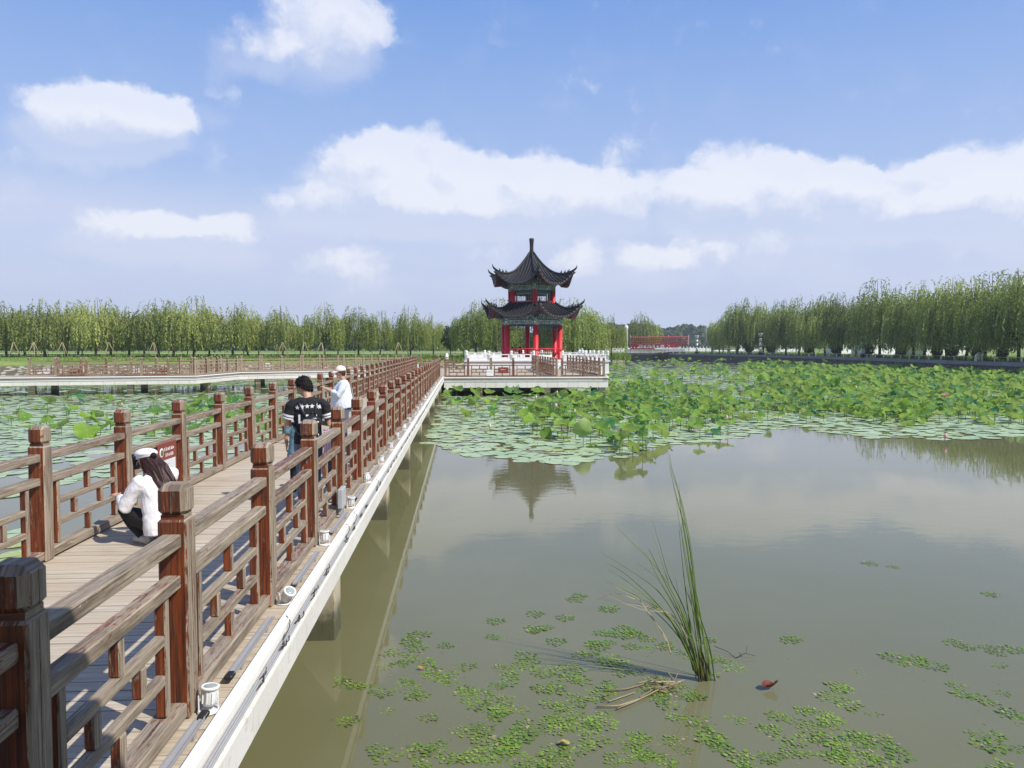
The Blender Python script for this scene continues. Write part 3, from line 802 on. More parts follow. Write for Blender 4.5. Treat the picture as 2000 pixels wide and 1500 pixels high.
# ------------------------------------------------------------------ pavilion on its marble terrace
PC = DY(1038, 677, 80.); PCX, PCY = PC.x, 80.; PK = 80/62.
TZ = CAMZ-(CAMZ-2.42)*PK                                       # terrace floor
TX0, TX1, TY0, TY1 = .25, 14.1, 73.6, 92.
def make_terrace():
    t = thing('terrace', 'white stone terrace carrying the red columned pavilion', 'terrace')
    mb = MB(1); mb.box(TX0, TX1, TY0, TY1, .9, TZ-.12, 0); mb.box(TX0-.12, TX1+.12, TY0-.12, TY1+.1, TZ-.12, TZ, 0); mb.box(TX0-.1, TX1+.1, TY0-.1, TY1, .55, .95, 0)
    mb.build('plinth', M_MARBLE, t)
    st = MB(2)
    for i in range(6): st.box(6.9, 9.5, TY0-.13-.28*(i+1), TY0-.13-.28*i, ZD-.02, TZ-.01-.17*(i+1)+.0, 0)
    st.build('stairs', M_MARBLE, t)
    for x in (1.5, 7.2, 12.9):
        for y in (74.6, 84.): put('pile', pmesh, t, (x, y, -.2))
    mb = MB(2); mb.lathe([(.13, 0), (.13, .62), (.15, .64), (.15, .68), (.11, .7), (.11, .78), (.13, .8), (.13, 1.02), (.10, 1.06)], 10)
    pm = mb.mesh('post', M_MARBLE)
    def bal(label, a, b, n):
        a, b = Vector(a), Vector(b); q = thing('marble_balustrade', label, 'balustrade', (a.x, a.y, TZ), atan2(b.y-a.y, b.x-a.x), 'white marble balustrades round the pavilion', (1, 1, .88))
        L = (b-a).length; p = L/n
        for i in range(n+1): put('post', pm, q, (i*p, 0, 0))
        s = MB(3); x0, x1 = .12, p-.12
        s.box(x0, x1, -.05, .05, .02, .14, 0); s.box(x0, x1, -.05, .05, .60, .70, 0); s.box(x0, x1, -.04, .04, .14, .36, 0)
        w = (x1-x0)
        for u0, u1 in ((0, .1), (.45, .55), (.9, 1)): s.box(x0+w*u0, x0+w*u1, -.04, .04, .36, .60, 0)
        for c in (.275, .725):      # cloud-shaped openings: stepped corners
            for sg in (-1, 1): s.box(x0+w*(c+sg*.175)-(.0 if sg > 0 else .07), x0+w*(c+sg*.175)+(.0 if sg < 0 else .0)+(.0 if sg > 0 else 0.0)+(.07 if sg < 0 else 0), -.035, .035, .50, .60, 0)
        me = s.mesh('panel', M_MARBLE)
        for i in range(n): put('panel', me, q, (i*p, 0, 0))
    bal('white marble balustrade left of the pavilion steps', (TX0+.1, TY0+.1), (6.8, TY0+.1), 3)
    bal('white marble balustrade right of the pavilion steps', (9.6, TY0+.1), (TX1-.1, TY0+.1), 2)
    bal('white marble balustrade along the right side of the terrace', (TX1-.1, TY0+.1), (TX1-.1, TY1-.1), 7)
    bal('white marble balustrade along the left side of the terrace', (TX0+.1, TY1-.1), (TX0+.1, TY0+.1), 7)
    bal('white marble balustrade along the back of the terrace', (TX1-.1, TY1-.1), (TX0+.1, TY1-.1), 6)
make_terrace()

def frieze_mat():
    m, t, b = mat('painted_frieze')
    uv = t.N('ShaderNodeTexCoord').outputs['UV']
    vo = t.N('ShaderNodeTexVoronoi', inp={'Vector': t.V('MULTIPLY', uv, (9., 9., 1.)), 'Scale': 1.}); vo.feature = 'F1'; vo.distance = 'CHEBYCHEV'
    w = t.M('SINE', t.M('MULTIPLY', vo.outputs['Distance'], 22.))
    c = t.mix(t.smooth(w, -.2, .3), (.016, .07, .075), (.05, .22, .20))
    c = t.mix(t.smooth(w, .55, .8), c, (.55, .56, .48))
    c = t.mix(t.smooth(t.N('ShaderNodeSeparateXYZ', vo.outputs['Color']).outputs[0], .78, .82), c, (.03, .05, .22))
    t.put(b.inputs['Base Color'], c); b.inputs['Roughness'].default_value = .5
    return m
M_FRIEZE = frieze_mat()
M_TEAL = plain('teal_paint', (.018, .066, .066), .5, .3, 12.)
M_GILT = plain('pale_gilt_trim', (.42, .42, .34), .5, .15, 12.)

M_RAFT = plain('dull_red_rafter', (.12, .02, .016), .6)
def make_pavilion():
    pv = thing('pavilion', 'two tier hexagonal pavilion with black tiled upturned roofs and red columns', 'pavilion', (PCX, PCY, TZ), 0, None, PK)
    rot = radians(3.); z0 = 2.42
    def cor(r, i): a = -pi/2 + rot + i*pi/3; return Vector((r*cos(a), r*sin(a)))    # i = 0 is the corner nearest the camera
    def columns(r, za, zb, zc, rad):
        mb = MB(1); mb.lathe([(rad*1.25, za), (rad*1.3, za+.12), (rad, za+.16), (rad, zb)], 16, 0, .5); red = mb.mesh('column', M_RED)
        mb = MB(2); mb.tube([(0, 0, zb), (0, 0, zc)], rad*1.02, 14, 0, .5); nk = mb.mesh('painted_neck', M_FRIEZE)
        for i in range(6):
            c = cor(r, i); q = put('column', red, pv, (c.x, c.y, -z0)); put('painted_neck', nk, q)
    columns(2.43, z0, 5.15, 5.95, .205); columns(1.87, 6.6, 7.86, 8.75, .175)
    def side_boxes(mb, r, specs, inset=.2):
        for i in range(6):
            a, b = cor(r, i), cor(r, (i+1) % 6); L = (b-a).length
            M = Matrix.Translation((a.x, a.y, -z0)) @ Matrix.Rotation(atan2(b.y-a.y, b.x-a.x), 4, 'Z')
            for (u0, u1, y, za, zb, mt) in specs:
                mb.box(inset+u0*(L-2*inset), inset+u1*(L-2*inset), -y, y, za, zb, mt, None, M)
    def frieze(r, za, zb, ins):
        h = zb-za; f = MB(3)
        side_boxes(f, r, [(0, 1, .06, za, za+h*.44, 0), (0, 1, .05, za+h*.50, zb, 0)], ins); f.build('frieze', M_FRIEZE, pv)
        f = MB(4); sp = [(0, 1, .075, za-.035, za, 0), (0, 1, .075, za+h*.44+.002, za+h*.5-.002, 0), (0, 1, .07, zb, zb+.04, 0)]
        side_boxes(f, r, sp, ins); f.build('teal_beam', M_TEAL, pv)
        f = MB(5); sp = [(.02, .98, .068, za+h*.06, za+h*.085, 0), (.02, .98, .068, za+h*.35, za+h*.375, 0)]
        sp += [(u, u+.02, .068, za+h*.09, za+h*.34, 0) for u in (.02, .2, .78, .96)] + [(u, u+.02, .058, za+h*.52, zb-.02, 0) for u in (.0, .24, .74, .98)]
        side_boxes(f, r, sp, ins); f.build('gilt_trim', M_GILT, pv)
    frieze(2.43, 5.2, 6.0, .2); frieze(1.87, 7.9, 8.85, .17)
    # hanging lattice under the lower beam, lattice band in the upper storey
    def lattice(name, r, za, zb, n, ins, m, w=.014):
        f = MB(6); sp = [(0, 1, .02, za, za+.03, 0), (0, 1, .02, zb-.03, zb, 0)]; h = zb-za; rr = random.Random(2)
        for k in range(n+1): sp.append((k/n, k/n+.012, .016, za+.03 if k % 2 else za+h*.25, zb-.03, 0))
        for k in range(n):
            if k % 3: sp.append((k/n, (k+1)/n, .014, za+h*(.35 if k % 2 else .62), za+h*(.35 if k % 2 else .62)+.02, 0))
        side_boxes(f, r, sp, ins); f.build(name, m, pv)
    lattice('hanging_lattice', 2.43, 4.8, 5.16, 12, .2, M_TEAL)
    lattice('window_lattice', 1.8, 7.05, 7.62, 9, .2, M_GILT)
    f = MB(7); side_boxes(f, 1.8, [(0, 1, .035, 7.62, 7.86, 0), (0, .07, .03, 7., 7.62, 0), (.93, 1, .03, 7., 7.62, 0)], .17); f.build('dark_lintel', M_TEAL, pv)
    f = MB(8); side_boxes(f, 1.87, [(0, 1, .06, 6.78, 7.03, 0)], .15); f.build('sill_board', M_RED, pv)
    # bench rail with curved slats between the lower columns
    f = MB(9); side_boxes(f, 2.43, [(0, 1, .17, z0+.42, z0+.47, 0)], .2); f.build('bench', M_SOFFIT, pv)
    f = MB(10)
    for i in range(6):
        if i == 3: continue
        a, b = cor(2.6, i), cor(2.6, (i+1) % 6); L = (b-a).length; nrm = ((a+b)/2).normalized()
        for k in range(15):
            p = a.lerp(b, (k+.8)/15.6); q = p+nrm*.16
            f.tube([(p.x, p.y, .47), (p.x+nrm.x*.03, p.y+nrm.y*.03, .62), (q.x, q.y, .86)], .016, 5, 0)
        a2, b2 = a+nrm*.16, b+nrm*.16; f.tube([(a2.x, a2.y, .88), (b2.x, b2.y, .88)], .03, 6, 0)
    f.build('bench_back', M_RED, pv)
    # roofs
    T30 = tan(pi/6)
    def roof(name, R, r0, zt, ze, lift, pw, nrib):
        ap = R*cos(pi/6)
        def P(i, rho, w, dz=0.):
            hw = rho*T30; c = min(1., abs(w)/max(hw, 1e-6)); t = max(0., (rho-r0*.866)/(ap-r0*.866))
            z = ze + (zt-ze)*(1-min(t, 1))**pw + lift*t**2.2*c**2.6 + dz
            k = 1+.06*t**3*c**5
            a = -pi/2+rot+pi/6+i*pi/3; n = Vector((cos(a), sin(a))); e = Vector((-n.y, n.x))
            v = (n*rho+e*w)*k; return Vector((v.x, v.y, z-z0))
        mb = MB(1); und = MB(2); NS, NR = 16, 14
        for i in range(6):
            for j in range(NR):
                ra, rb = [r0*.866+(ap-r0*.866)*(q/NR) for q in (j, j+1)]
                for k in range(NS):
                    sa, sb = -1+2*k/NS, -1+2*(k+1)/NS
                    q = [P(i, ra, sa*ra*T30), P(i, rb, sa*rb*T30), P(i, rb, sb*rb*T30), P(i, ra, sb*ra*T30)]
                    mb.quad(*q, 0, .5, True)
                    und.quad(*[v-Vector((0, 0, .13)) for v in q[::-1]], 0, .5, True)
            for k in range(NS):      # eave fascia
                sa, sb = -1+2*k/NS, -1+2*(k+1)/NS
                a, b = P(i, ap, sa*ap*T30), P(i, ap, sb*ap*T30); dn = Vector((0, 0, .13))
                und.quad(a-dn, b-dn, b, a, 0, .8)
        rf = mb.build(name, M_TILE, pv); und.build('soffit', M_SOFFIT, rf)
        rb = MB(3); ed = MB(4); raf = MB(5)
        for i in range(6):
            for k in range(nrib):
                w = (-1+2*(k+.5)/nrib)*ap*T30; rs = max(r0*.866, abs(w)/T30*1.0)
                pts = [P(i, rs+(ap+.03-rs)*q/10, w, .03) for q in range(11)]
                rb.tube(pts, .052 if R > 4.2 else .046, 6, 0, .4+.3*rb.r.random())
                e = pts[-1]; d = (pts[-1]-pts[-2]).normalized()
                ed.tube([e, e+d*.025], .055, 8, 0, .5)
                w2 = (-1+2*(k+1.)/nrib)*ap*T30
                if k < nrib-1:
                    q = P(i, ap-.02, w2, -.06); d2 = (P(i, ap, w2)-P(i, ap-.4, w2)).normalized()
                    raf.tube([q-d2*.5-Vector((0, 0, .1)), q-Vector((0, 0, .06))], .032, 5, 0, .9)
                    ed.poly([q+d2*.04+Vector((-.04, 0, .06)), q+d2*.04+Vector((.04, 0, .06)), q+d2*.045+Vector((0, 0, -.03))], 0, .3)
        rb.build('tile_rib', M_TILE, rf); ed.build('drip_tile', M_TILE2, rf); raf.build('rafter', M_RAFT, rf)
        for i in range(6):
            rg = MB(6); pts = [P(i, r0*.866+(ap-r0*.866)*q/14, -(r0*.866+(ap-r0*.866)*q/14)*T30, .08) for q in range(15)]
            d = (pts[-1]-pts[-3]).normalized(); out = Vector((d.x, d.y, 0)).normalized()
            pts += [pts[-1]+d*.12+Vector((0, 0, .05)), pts[-1]+out*.18+Vector((0, 0, .18)), pts[-1]+out*.23+Vector((0, 0, .36))]
            rg.tube(pts, [.085]*15+[.075, .05, .015], 7, 0, .3)
            low = P(i, ap, -ap*T30, -.1)
            rg.tube([low-out*.7-Vector((0, 0, .12)), low+Vector((0, 0, -.07)), low+out*.1], [.09, .07, .03], 6, 0, .3)
            for q in (10, 11.2, 12.4):    # small guardian figures on the ridge
                p = pts[int(q)].lerp(pts[int(q)+1], q % 1); rg.tube([p+Vector((0, 0, .04)), p+Vector((0, 0, .17)), p+out*.04+Vector((0, 0, .27))], [.05, .045, .02], 5, 0, .2)
                rg.tube([p-out*.07+Vector((0, 0, .08)), p-out*.11+Vector((0, 0, .2))], [.03, .012], 5, 0, .2)
            rg.build('ridge', M_TILE, rf)
        return rf
    roof('lower_roof', 4.02, 1.95, 6.95, 5.78, .98, 1.5, 16)
    roof('upper_roof', 3.42, .16, 10.95, 8.35, 1.05, 1.8, 14)
    mb = MB(11); mb.lathe([(.24, 10.75), (.2, 10.95), (.17, 11.), (.155, 11.1), (.17, 11.15), (.15, 11.25), (.155, 11.6), (.175, 11.85), (.2, 12.02), (.19, 12.1), (.12, 12.14)], 14, 0, .4, (0, 0, -z0)); mb.build('finial', M_TILE, pv)
    f = MB(12)
    for (r, z) in ((2.3, 5.95), (1.72, 8.8)): f.poly([(*cor(r, i), z-z0) for i in range(6)][::-1], 0, .5)
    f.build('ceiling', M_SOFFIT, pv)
make_pavilion()

# ------------------------------------------------------------------ trees
def willow_meshes(seed, strands, leaf=1., wisp=.22, dense=1., lm=None):
    """10 m tall willow: trunk with limbs, and a crown of hanging leafy strands"""
    r = random.Random(seed); tk = MB(seed)
    lean = Vector((r.uniform(-.3, .3), r.uniform(-.3, .3), 0)); fork = r.uniform(2.4, 3.2)
    tk.tube([(0, 0, -.2), (0, 0, .15), lean*.4+Vector((0, 0, 1.3)), lean+Vector((0, 0, fork))], [.21, .165, .14, .125], 8, 0, .5)
    tips = []
    nl = r.randint(7, 9)
    for i in range(nl):
        a = 2*pi*i/nl+r.uniform(-.4, .4); rr = r.uniform(.9, 2.5); h = 9.2-rr*.75-r.uniform(0, 1.3) if i else 9.3
        if i == 0: rr = .4
        b = lean+Vector((0, 0, fork-r.uniform(0, .6))); tip = Vector((rr*cos(a), rr*sin(a), h))
        m1 = b.lerp(tip, .45)+Vector((cos(a), sin(a), 0))*.25
        tk.tube([b, m1, tip], [.085, .055, .018], 6, 0, .5); tips.append((b, m1, tip))
        for k in range(2):
            s = m1.lerp(tip, r.uniform(0, .6)); a2 = a+r.uniform(-1.2, 1.2); e = s+Vector((cos(a2)*r.uniform(.5, 1.1), sin(a2)*r.uniform(.5, 1.1), r.uniform(.4, 1.2)))
            tk.tube([s, e], [.035, .012], 5, 0, .5); tips.append((b, s, e))
    cr = MB(seed+50)
    lobes = [(t[2], r.uniform(.75, 1.25)) for t in tips]
    for k in range(strands):
        tip, sz = lobes[r.randrange(len(lobes))]
        a = r.uniform(0, 2*pi); q = sqrt(r.random())*sz
        p = tip+Vector((cos(a)*q, sin(a)*q, r.uniform(-1.6, .25)))
        d = Vector((p.x, p.y, 0)); d = d.normalized() if d.length > .01 else Vector((1, 0, 0))
        L = min(p.z-.7-r.uniform(0, 1.9), r.uniform(1.4, 6.2)); n = max(4, int(L/.27)); tone0 = r.uniform(.0, .9)
        v = d*r.uniform(.2, .8)+Vector((r.uniform(-.3, .3), r.uniform(-.3, .3), r.uniform(.05, .6) if r.random() < wisp+.4 else -.3))
        for j in range(n):
            f = j/n
            v = v*.74+Vector((d.x*.02, d.y*.02, -1))*.30
            st = v.normalized()*(L/n); p2 = p+st
            for g in range(2 if r.random() < .55 else 1):
                o = Vector((r.uniform(-1, 1), r.uniform(-1, 1), r.uniform(-.7, .2)))
                o.normalize(); ax = (st.normalized()*.9+o*.40).normalized(); sd = ax.cross(Vector((r.uniform(-1, 1), r.uniform(-1, 1), r.uniform(-1, 1)))).normalized()
                ln = r.uniform(.22, .40)*leaf; w = r.uniform(.035, .06)*leaf; b = p.lerp(p2, r.random())
                cr.quad(b, b+ax*ln*.5+sd*w, b+ax*ln, b+ax*ln*.5-sd*w, 0, min(1, max(0, tone0+r.uniform(-.12, .14))))
            p = p2
    return tk.mesh('trunk', M_BARK), cr.mesh('crown', lm)
WIL = [willow_meshes(100+i, 480, 1.15, lm=M_WILLOWL) for i in range(7)]
WILR = [willow_meshes(200+i, 760, 1.0, lm=M_WILLOW) for i in range(6)]
WCNT = [0]
def willow(x, y, z, h, kind, label, group, wide=1.):
    V = (WILR if kind == 'r' else WIL); i = WCNT[0]; WCNT[0] += 1; r = random.Random(i+9); tk, cr = V[i % len(V)]
    t = thing('willow_tree', label, 'tree', (x, y, z), r.uniform(0, 6.28), group, (h/10*wide*r.uniform(.85, 1.18), h/10*wide*r.uniform(.85, 1.18), h/10))
    put('trunk', tk, t); put('crown', cr, t); return t
def at(px, d, z):
    r = ray(px, 677); k = d/r.y; return r.x*k, d, z
def hgt(ytop, d, z): return (CAMZ+(677-ytop)*d/F - z)*1.07
# left shore: (photo x, crown top y, distance)
LT = [(-40, 588, 118), (12, 590, 120), (48, 598, 126), (88, 584, 118), (130, 588, 122), (152, 600, 140), (186, 582, 119), (216, 588, 124), (252, 600, 121), (282, 606, 150), (310, 583, 118), (338, 588, 126), (378, 580, 119), (408, 598, 124), (455, 592, 120), (484, 596, 123),
      (552, 597, 122), (634, 589, 120), (700, 598, 124), (742, 607, 130), (802, 597, 124), (846, 610, 134)]
for i, (x, yt, d) in enumerate(LT):
    nm = ordinal(i+1)
    lab = f'green weeping willow on the far left shore, {nm} from the left end of its row' if i < 16 else \
        ('weeping willow with clear sky on both sides, left of the tall rounded one', 'tall rounded willow standing alone above the boardwalk', 'willow right of the wide sky gap on the far shore', 'low spreading willow left of the tallest thin crowned one', 'willow with a thin pointed top near the pavilion, far shore', 'last short willow of the far shore row before the pavilion')[i-16]
    X, Y, Z = at(x, d, 2.0); willow(X, Y, Z-.1, hgt(yt, d, 2.0), 'l', lab, 'willows on the far left shore', 1.25 if i < 16 else 1.06)
# behind the pavilion
for x, yt, d, lab, w in ((930, 586, 114, 'full willow just left of the pavilion', 1.3), (970, 584, 116, 'willow half hidden by the left side of the pavilion', 1.3), (1010, 618, 120, 'willow seen between the pavilion columns', 1.),
        (1085, 584, 118, 'willow behind the right side of the pavilion', 1.25), (1120, 580, 116, 'dark full willow just right of the pavilion', 1.3), (1168, 622, 128, 'thin willow right of the pavilion', 1.), (1194, 612, 130, 'tall thin willow between the pavilion and the lantern wall', .9), (1252, 608, 240, 'bushy willow behind the left end of the lantern wall', 1.1)):
    g = 1.75; X, Y, Z = at(x, d, g); willow(X, Y, Z, hgt(yt, d, g), 'r' if d < 120 else 'l', lab, 'willows behind the pavilion', w)
# right bank, behind the wall
def wall_dist(px):
    for (x0, y0), (x1, y1) in zip(WALLPX, WALLPX[1:]):
        if x0 <= px <= x1: return W(px, y0+(y1-y0)*(px-x0)/(x1-x0), ZW).y
    return W(px, 724, ZW).y
RT = [(1412, 612, 8), (1440, 590, 5), (1462, 578, 9), (1490, 588, 5), (1512, 592, 12), (1535, 585, 5), (1560, 577, 8), (1590, 582, 5), (1612, 572, 10), (1640, 568, 5), (1672, 570, 8), (1718, 543, 4.5), (1750, 556, 9), (1785, 556, 5), (1806, 542, 9),
      (1850, 536, 5), (1888, 534, 9), (1925, 528, 5), (1962, 530, 9), (1990, 520, 4.5), (2030, 515, 8), (2080, 505, 5)]
for i, (x, yt, o) in enumerate(RT):
    d = wall_dist(x)+o; X, Y, Z = at(x, d, 1.72)
    willow(X, Y, Z, hgt(yt, d, 1.72), 'r', f'tall willow behind the stone wall, {ordinal(i+1)} along the bank from the display boards', 'willows along the right bank', 1.14)

def bush_mesh(seed, n, m, leaf=.1, name='shrub'):
    r = random.Random(seed); mb = MB(seed)
    for k in range(n):
        d = Vector((r.gauss(0, 1), r.gauss(0, 1), r.gauss(0, 1))).normalized()
        q = r.uniform(.55, 1.)*(1+.22*mnoise.noise(d*2.3+Vector((seed, 0, 0))))
        p = Vector((d.x*.5*q, d.y*.5*q, .55+d.z*.47*q)); a = Vector((r.uniform(-1, 1), r.uniform(-1, 1), r.uniform(-1, 1))).normalized(); b = a.cross(d)
        b = b.normalized() if b.length > .01 else a.orthogonal(); l = leaf*r.uniform(.6, 1.3)
        mb.quad(p-a*l, p-b*l*.6, p+a*l, p+b*l*.6, 0, r.random())
    mb.tube([(0, 0, -.1), (0, 0, .6)], .03, 5, 0, .0)
    return mb.mesh(name, m)
BUSH = [bush_mesh(300+i, 900, M_BUSH, .07) for i in range(3)]
TREE = [bush_mesh(310+i, 1500, M_WILLOW, .055, 'crown') for i in range(2)]
tb = MB(77); tb.tube([(0, 0, -.05), (0, 0, .45), (.02, .0, .7)], [.025, .02, .01], 6, 0, .5); TRK = tb.mesh('trunk', M_BARK)
for i, x in enumerate((1463, 1506, 1580, 1634, 1697, 1760, 1830, 1862, 1908, 1958)):
    d = wall_dist(x)+6; X, Y, Z = at(x, d, 1.72); k = d/F
    put('shrub', BUSH[i % 3], None, (X, Y, Z), (0, 0, i), (22*k, 22*k, 30*k), f'dark rounded shrub under the right bank willows, {ordinal(i+1)} from the display boards', 'shrub', 'clipped shrubs on the right bank')
for i, (x, d, w, h) in enumerate(((587, 138, 42, 48), (660, 136, 48, 48), (774, 140, 44, 42), (880, 128, 36, 50), (905, 132, 26, 42), (1150, 128, 34, 40), (1275, 245, 40, 46), (505, 140, 40, 44))):
    X, Y, Z = at(x, d, 2.0); k = d/F
    t = thing('broadleaf_tree', ['dark bushy tree between two willows below the widest gap', 'broad dark tree beside the tall rounded willow', 'low dark tree behind the boardwalk willows, near the thin crowned one', 'small round tree left of the pavilion willows', 'small dark tree beside the left pavilion willow', 'small dark tree right of the pavilion', 'dark bushy tree over the lantern wall', 'dark tree right of the dense willow row'][i], 'tree', (X, Y, Z-.1), i, 'small broadleaf trees behind the willows', (w*k, w*k, h*k*1.05))
    put('trunk', TRK, t, scale=(.7, .7, 1)); put('crown', BUSH[i % 3] if i % 2 else TREE[i % 2], t, (0, 0, .12))

# timber props round young trees on the left bank
pr = MB(78)
for a in range(3):
    th = a*2*pi/3+.4; pr.tube([(1.0*cos(th), 1.0*sin(th), 0), (.06*cos(th), .06*sin(th), 2.2)], .045, 5, 0, .6)
PROP = pr.mesh('tree_prop', M_DRY)
for i, x in enumerate((26, 66, 122, 212, 300, 552, 594, 628, 778)):
    d = 112; X, Y, Z = at(x, d, 1.85); put('tree_prop', PROP, None, (X, Y, Z), (0, 0, i*.7), 1., f'timber tripod propping a tree on the left bank, {ordinal(i+1)} from the left', 'tree prop', 'tripod props on the left bank')

# distant belt of trees and hills
def belt(name, label, y, x0, x1, zb, h0, h1, n, seed, leaf, dep):
    r = random.Random(seed); mb = MB(seed)
    for k in range(n):
        x = r.uniform(x0, x1); nn = .5+.5*mnoise.noise(Vector((x*.03, seed, 0)))+.25*mnoise.noise(Vector((x*.11, seed+5, 0)))
        top = h0+(h1-h0)*max(0, nn); z = zb+top*sqrt(r.random()); yy = y+r.uniform(0, dep)
        a = Vector((r.uniform(-1, 1), r.uniform(-.6, .6), r.uniform(-1, 1))).normalized(); b = a.cross(Vector((r.uniform(-.5, .5), -1, r.uniform(-.2, .6)))).normalized(); l = leaf*r.uniform(.6, 1.4)
        p = Vector((x, yy, z)); mb.quad(p-a*l, p-b*l*.8, p+a*l, p+b*l*.8, 0, r.random())
    o = mb.build(name, M_BUSH, kind='stuff'); o['label'] = label
belt('distant_treeline', 'dark belt of trees far behind the left shore willows', 250, -230, 60, 1.5, 4, 9, 9000, 41, 1.1, 30)
belt('distant_treeline', 'wooded low ridge far behind the lantern wall', 520, 60, 420, 1.5, 8, 22, 9000, 42, 2.2, 60)

# grass tufts on the banks
def grass():
    r = random.Random(5); mb = MB(5)
    def tuft(x, y, z, h, n):
        for _ in range(n):
            a = r.uniform(0, pi); d = Vector((cos(a), sin(a), 0)); p = Vector((x+r.uniform(-.3, .3), y+r.uniform(-.3, .3), z-.05)); w = r.uniform(.04, .12)
            t = Vector((r.uniform(-.2, .2), r.uniform(-.2, .2), 1))*h*r.uniform(.5, 1.2)
            mb.poly([p-d*w, p+d*w, p+t], 0, r.random())
    for k in range(3200):
        d = r.uniform(101, 128); x, y, z = at(r.uniform(-150, 960), d, 0); z = 1.5+.4*min(1, max(0, (d-102)/18))
        tuft(x, y, z, r.uniform(.2, .6), 3)
    for k in range(3000):
        px = r.uniform(1225, 2100); d = wall_dist(px)+r.uniform(2, 22); x, y, z = at(px, d, 1.72); tuft(x, y, z, r.uniform(.2, .8), 3)
    for k in range(500):
        x, y, z = at(r.uniform(1188, 1230), r.uniform(128, 170), 1.2); tuft(x, y, z, r.uniform(.6, 1.3), 4)
    o = mb.build('grass', M_GRASS, kind='stuff'); o['label'] = 'bright green grass on the pond banks'
grass()

# ------------------------------------------------------------------ right bank furniture
def lantern_wall():
    d = wall_dist(1290)+6; a = Vector(at(1231, d+2, 1.72)); b = Vector(at(1345, d-6, 1.72)); L = (b-a).length; h = 4.3
    t = thing('lantern_rack', 'tall steel frame strung with rows of red lanterns', 'frame', a, atan2(b.y-a.y, b.x-a.x))
    mb = MB(1)
    for x in (0, L*.33, L*.66, L): mb.tube([(x, 0, -.1), (x, 0, h+.4)], .06, 6, 0, .5)
    mb.build('pole', M_GREY, t)
    mb = MB(2)
    for k in range(6): mb.tube([(0, 0, 1.35+k*.58), (L, 0, 1.35+k*.58)], .02, 5, 0, .5)
    mb.build('wire', M_GREY, t)
    ln = MB(3); ln.lathe([(.08, -.30), (.19, -.27), (.27, -.15), (.27, -.03), (.19, .09), (.08, .12)], 10, 0, .5); me = ln.mesh('lantern', [M_LANT])
    rz = atan2(b.y-a.y, b.x-a.x); n = 28; r = random.Random(3)
    for row in range(6):
        for i in range(n):
            if row == 0 and i > 11 or (row == 1 and i > 22): continue
            p = a.lerp(b, (i+.5)/n); put('lantern', me, None, (p.x, p.y, a.z+1.30+row*.58), (0, 0, r.uniform(0, 3)), 1., 'round red lantern hanging in the rows of the steel frame', 'lantern', 'red lanterns on the frame')
    w = thing('banner_lettering', 'white cut-out lettering board standing before the lantern rows', 'sign', a+Vector((0, -2.5, 0)), rz)
    g = MB(4); r = random.Random(12); glyphs(g, L*.12, 1.25, 1.0, 0, 6, r, .05); glyphs(g, L*.5, .75, .85, 0, 8, r, .05); g.build('lettering', M_WHITE, w)
    g = MB(5)
    for x in (L*.12, L*.4, L*.55, L*.85): g.box(x, x+.08, 0, .08, 0, 1.3)
    g.build('stand', M_GREY, w)
    q = thing('low_parapet', 'pale low parapet wall below the lantern frame', 'wall', a+Vector((0, 3, 0)), rz)
    g = MB(6)
    for i in range(18): g.box(i*L/18, (i+1)*L/18-.03, 0, .3, 0, 1.1+.0*i)
    g.build('wall', M_MARBLE, q)
M_LANT = plain('red_lantern_silk', (.60, .04, .028), .45, .25, 2.)
lantern_wall()
def bollard_lamp(px, ytop, label):
    d = wall_dist(px)+2.6; p = at(px, d, 1.72); h = hgt(ytop, d, 1.72)/1.07
    t = thing('lamp_pillar', label, 'lamp', p, 0, 'white lamp pillars on the right bank', h/3)
    mb = MB(1); mb.lathe([(.26, 0), (.26, .42), (.2, .46)], 12, 0, .3); mb.build('base', M_BLACK, t)
    mb = MB(2)
    for z0, z1 in ((.46, 1.1), (1.18, 1.75), (1.83, 2.35)): mb.lathe([(.19, z0), (.19, z1)], 14, 0, .6)
    mb.build('shaft', M_WPLAST, t)
    mb = MB(3)
    for z in (1.1, 1.75, 2.35): mb.lathe([(.205, z), (.205, z+.08)], 14, 0, .3)
    mb.build('band', M_BLACK, t)
    mb = MB(4); mb.lathe([(.12, 2.43), (.16, 2.6), (.34, 2.95), (.35, 3.0), (.28, 2.98), (.08, 2.62)], 14, 0, .7); mb.build('cup', M_WPLAST, t)
bollard_lamp(1361, 655, 'white lamp pillar between the lantern frame and the display boards'); bollard_lamp(1485, 650, 'white lamp pillar in front of the first right bank willows'); bollard_lamp(1686, 642, 'white lamp pillar with black bands beside the tallest right bank willow trunk')
def display_board(px, d, w, label):
    p = at(px, d, 1.72); t = thing('display_board', label, 'notice board', p, .15, 'glazed notice boards on the right bank')
    mb = MB(1)
    for x in (-w/2, w/2): mb.box(x-.09, x+.09, -.15, .15, 0, 4.6)
    mb.box(-w/2-.3, w/2+.3, -.3, .3, 4.6, 5.0); mb.box(-w/2, w/2, -.1, .1, 1.0, 1.2); mb.build('frame', plain('dark_bronze', (.05, .045, .045), .5), t)
    mb = MB(2); mb.box(-w/2+.09, w/2-.09, -.06, .06, 1.2, 4.6); mb.build('panel', M_SIGNPALE, t)
    mb = MB(3); r = random.Random(2); glyphs(mb, -w*.3, 3.9, .28, -.062, 5, r, .01)
    for k in range(8): mb.box(-w*.36, w*r.uniform(.1, .36), -.07, -.062, 1.5+k*.27, 1.56+k*.27)
    mb.build('lettering', M_GREY, t)
d0 = wall_dist(1410)+10
display_board(1398, d0, 1.9, 'narrow dark framed notice board left of the larger one'); display_board(1414, d0-.5, 2.3, 'large dark framed notice board with grey sheet, beside the willows'); display_board(1431, d0+4, 1.8, 'dark framed notice board half hidden by the first right bank willow')
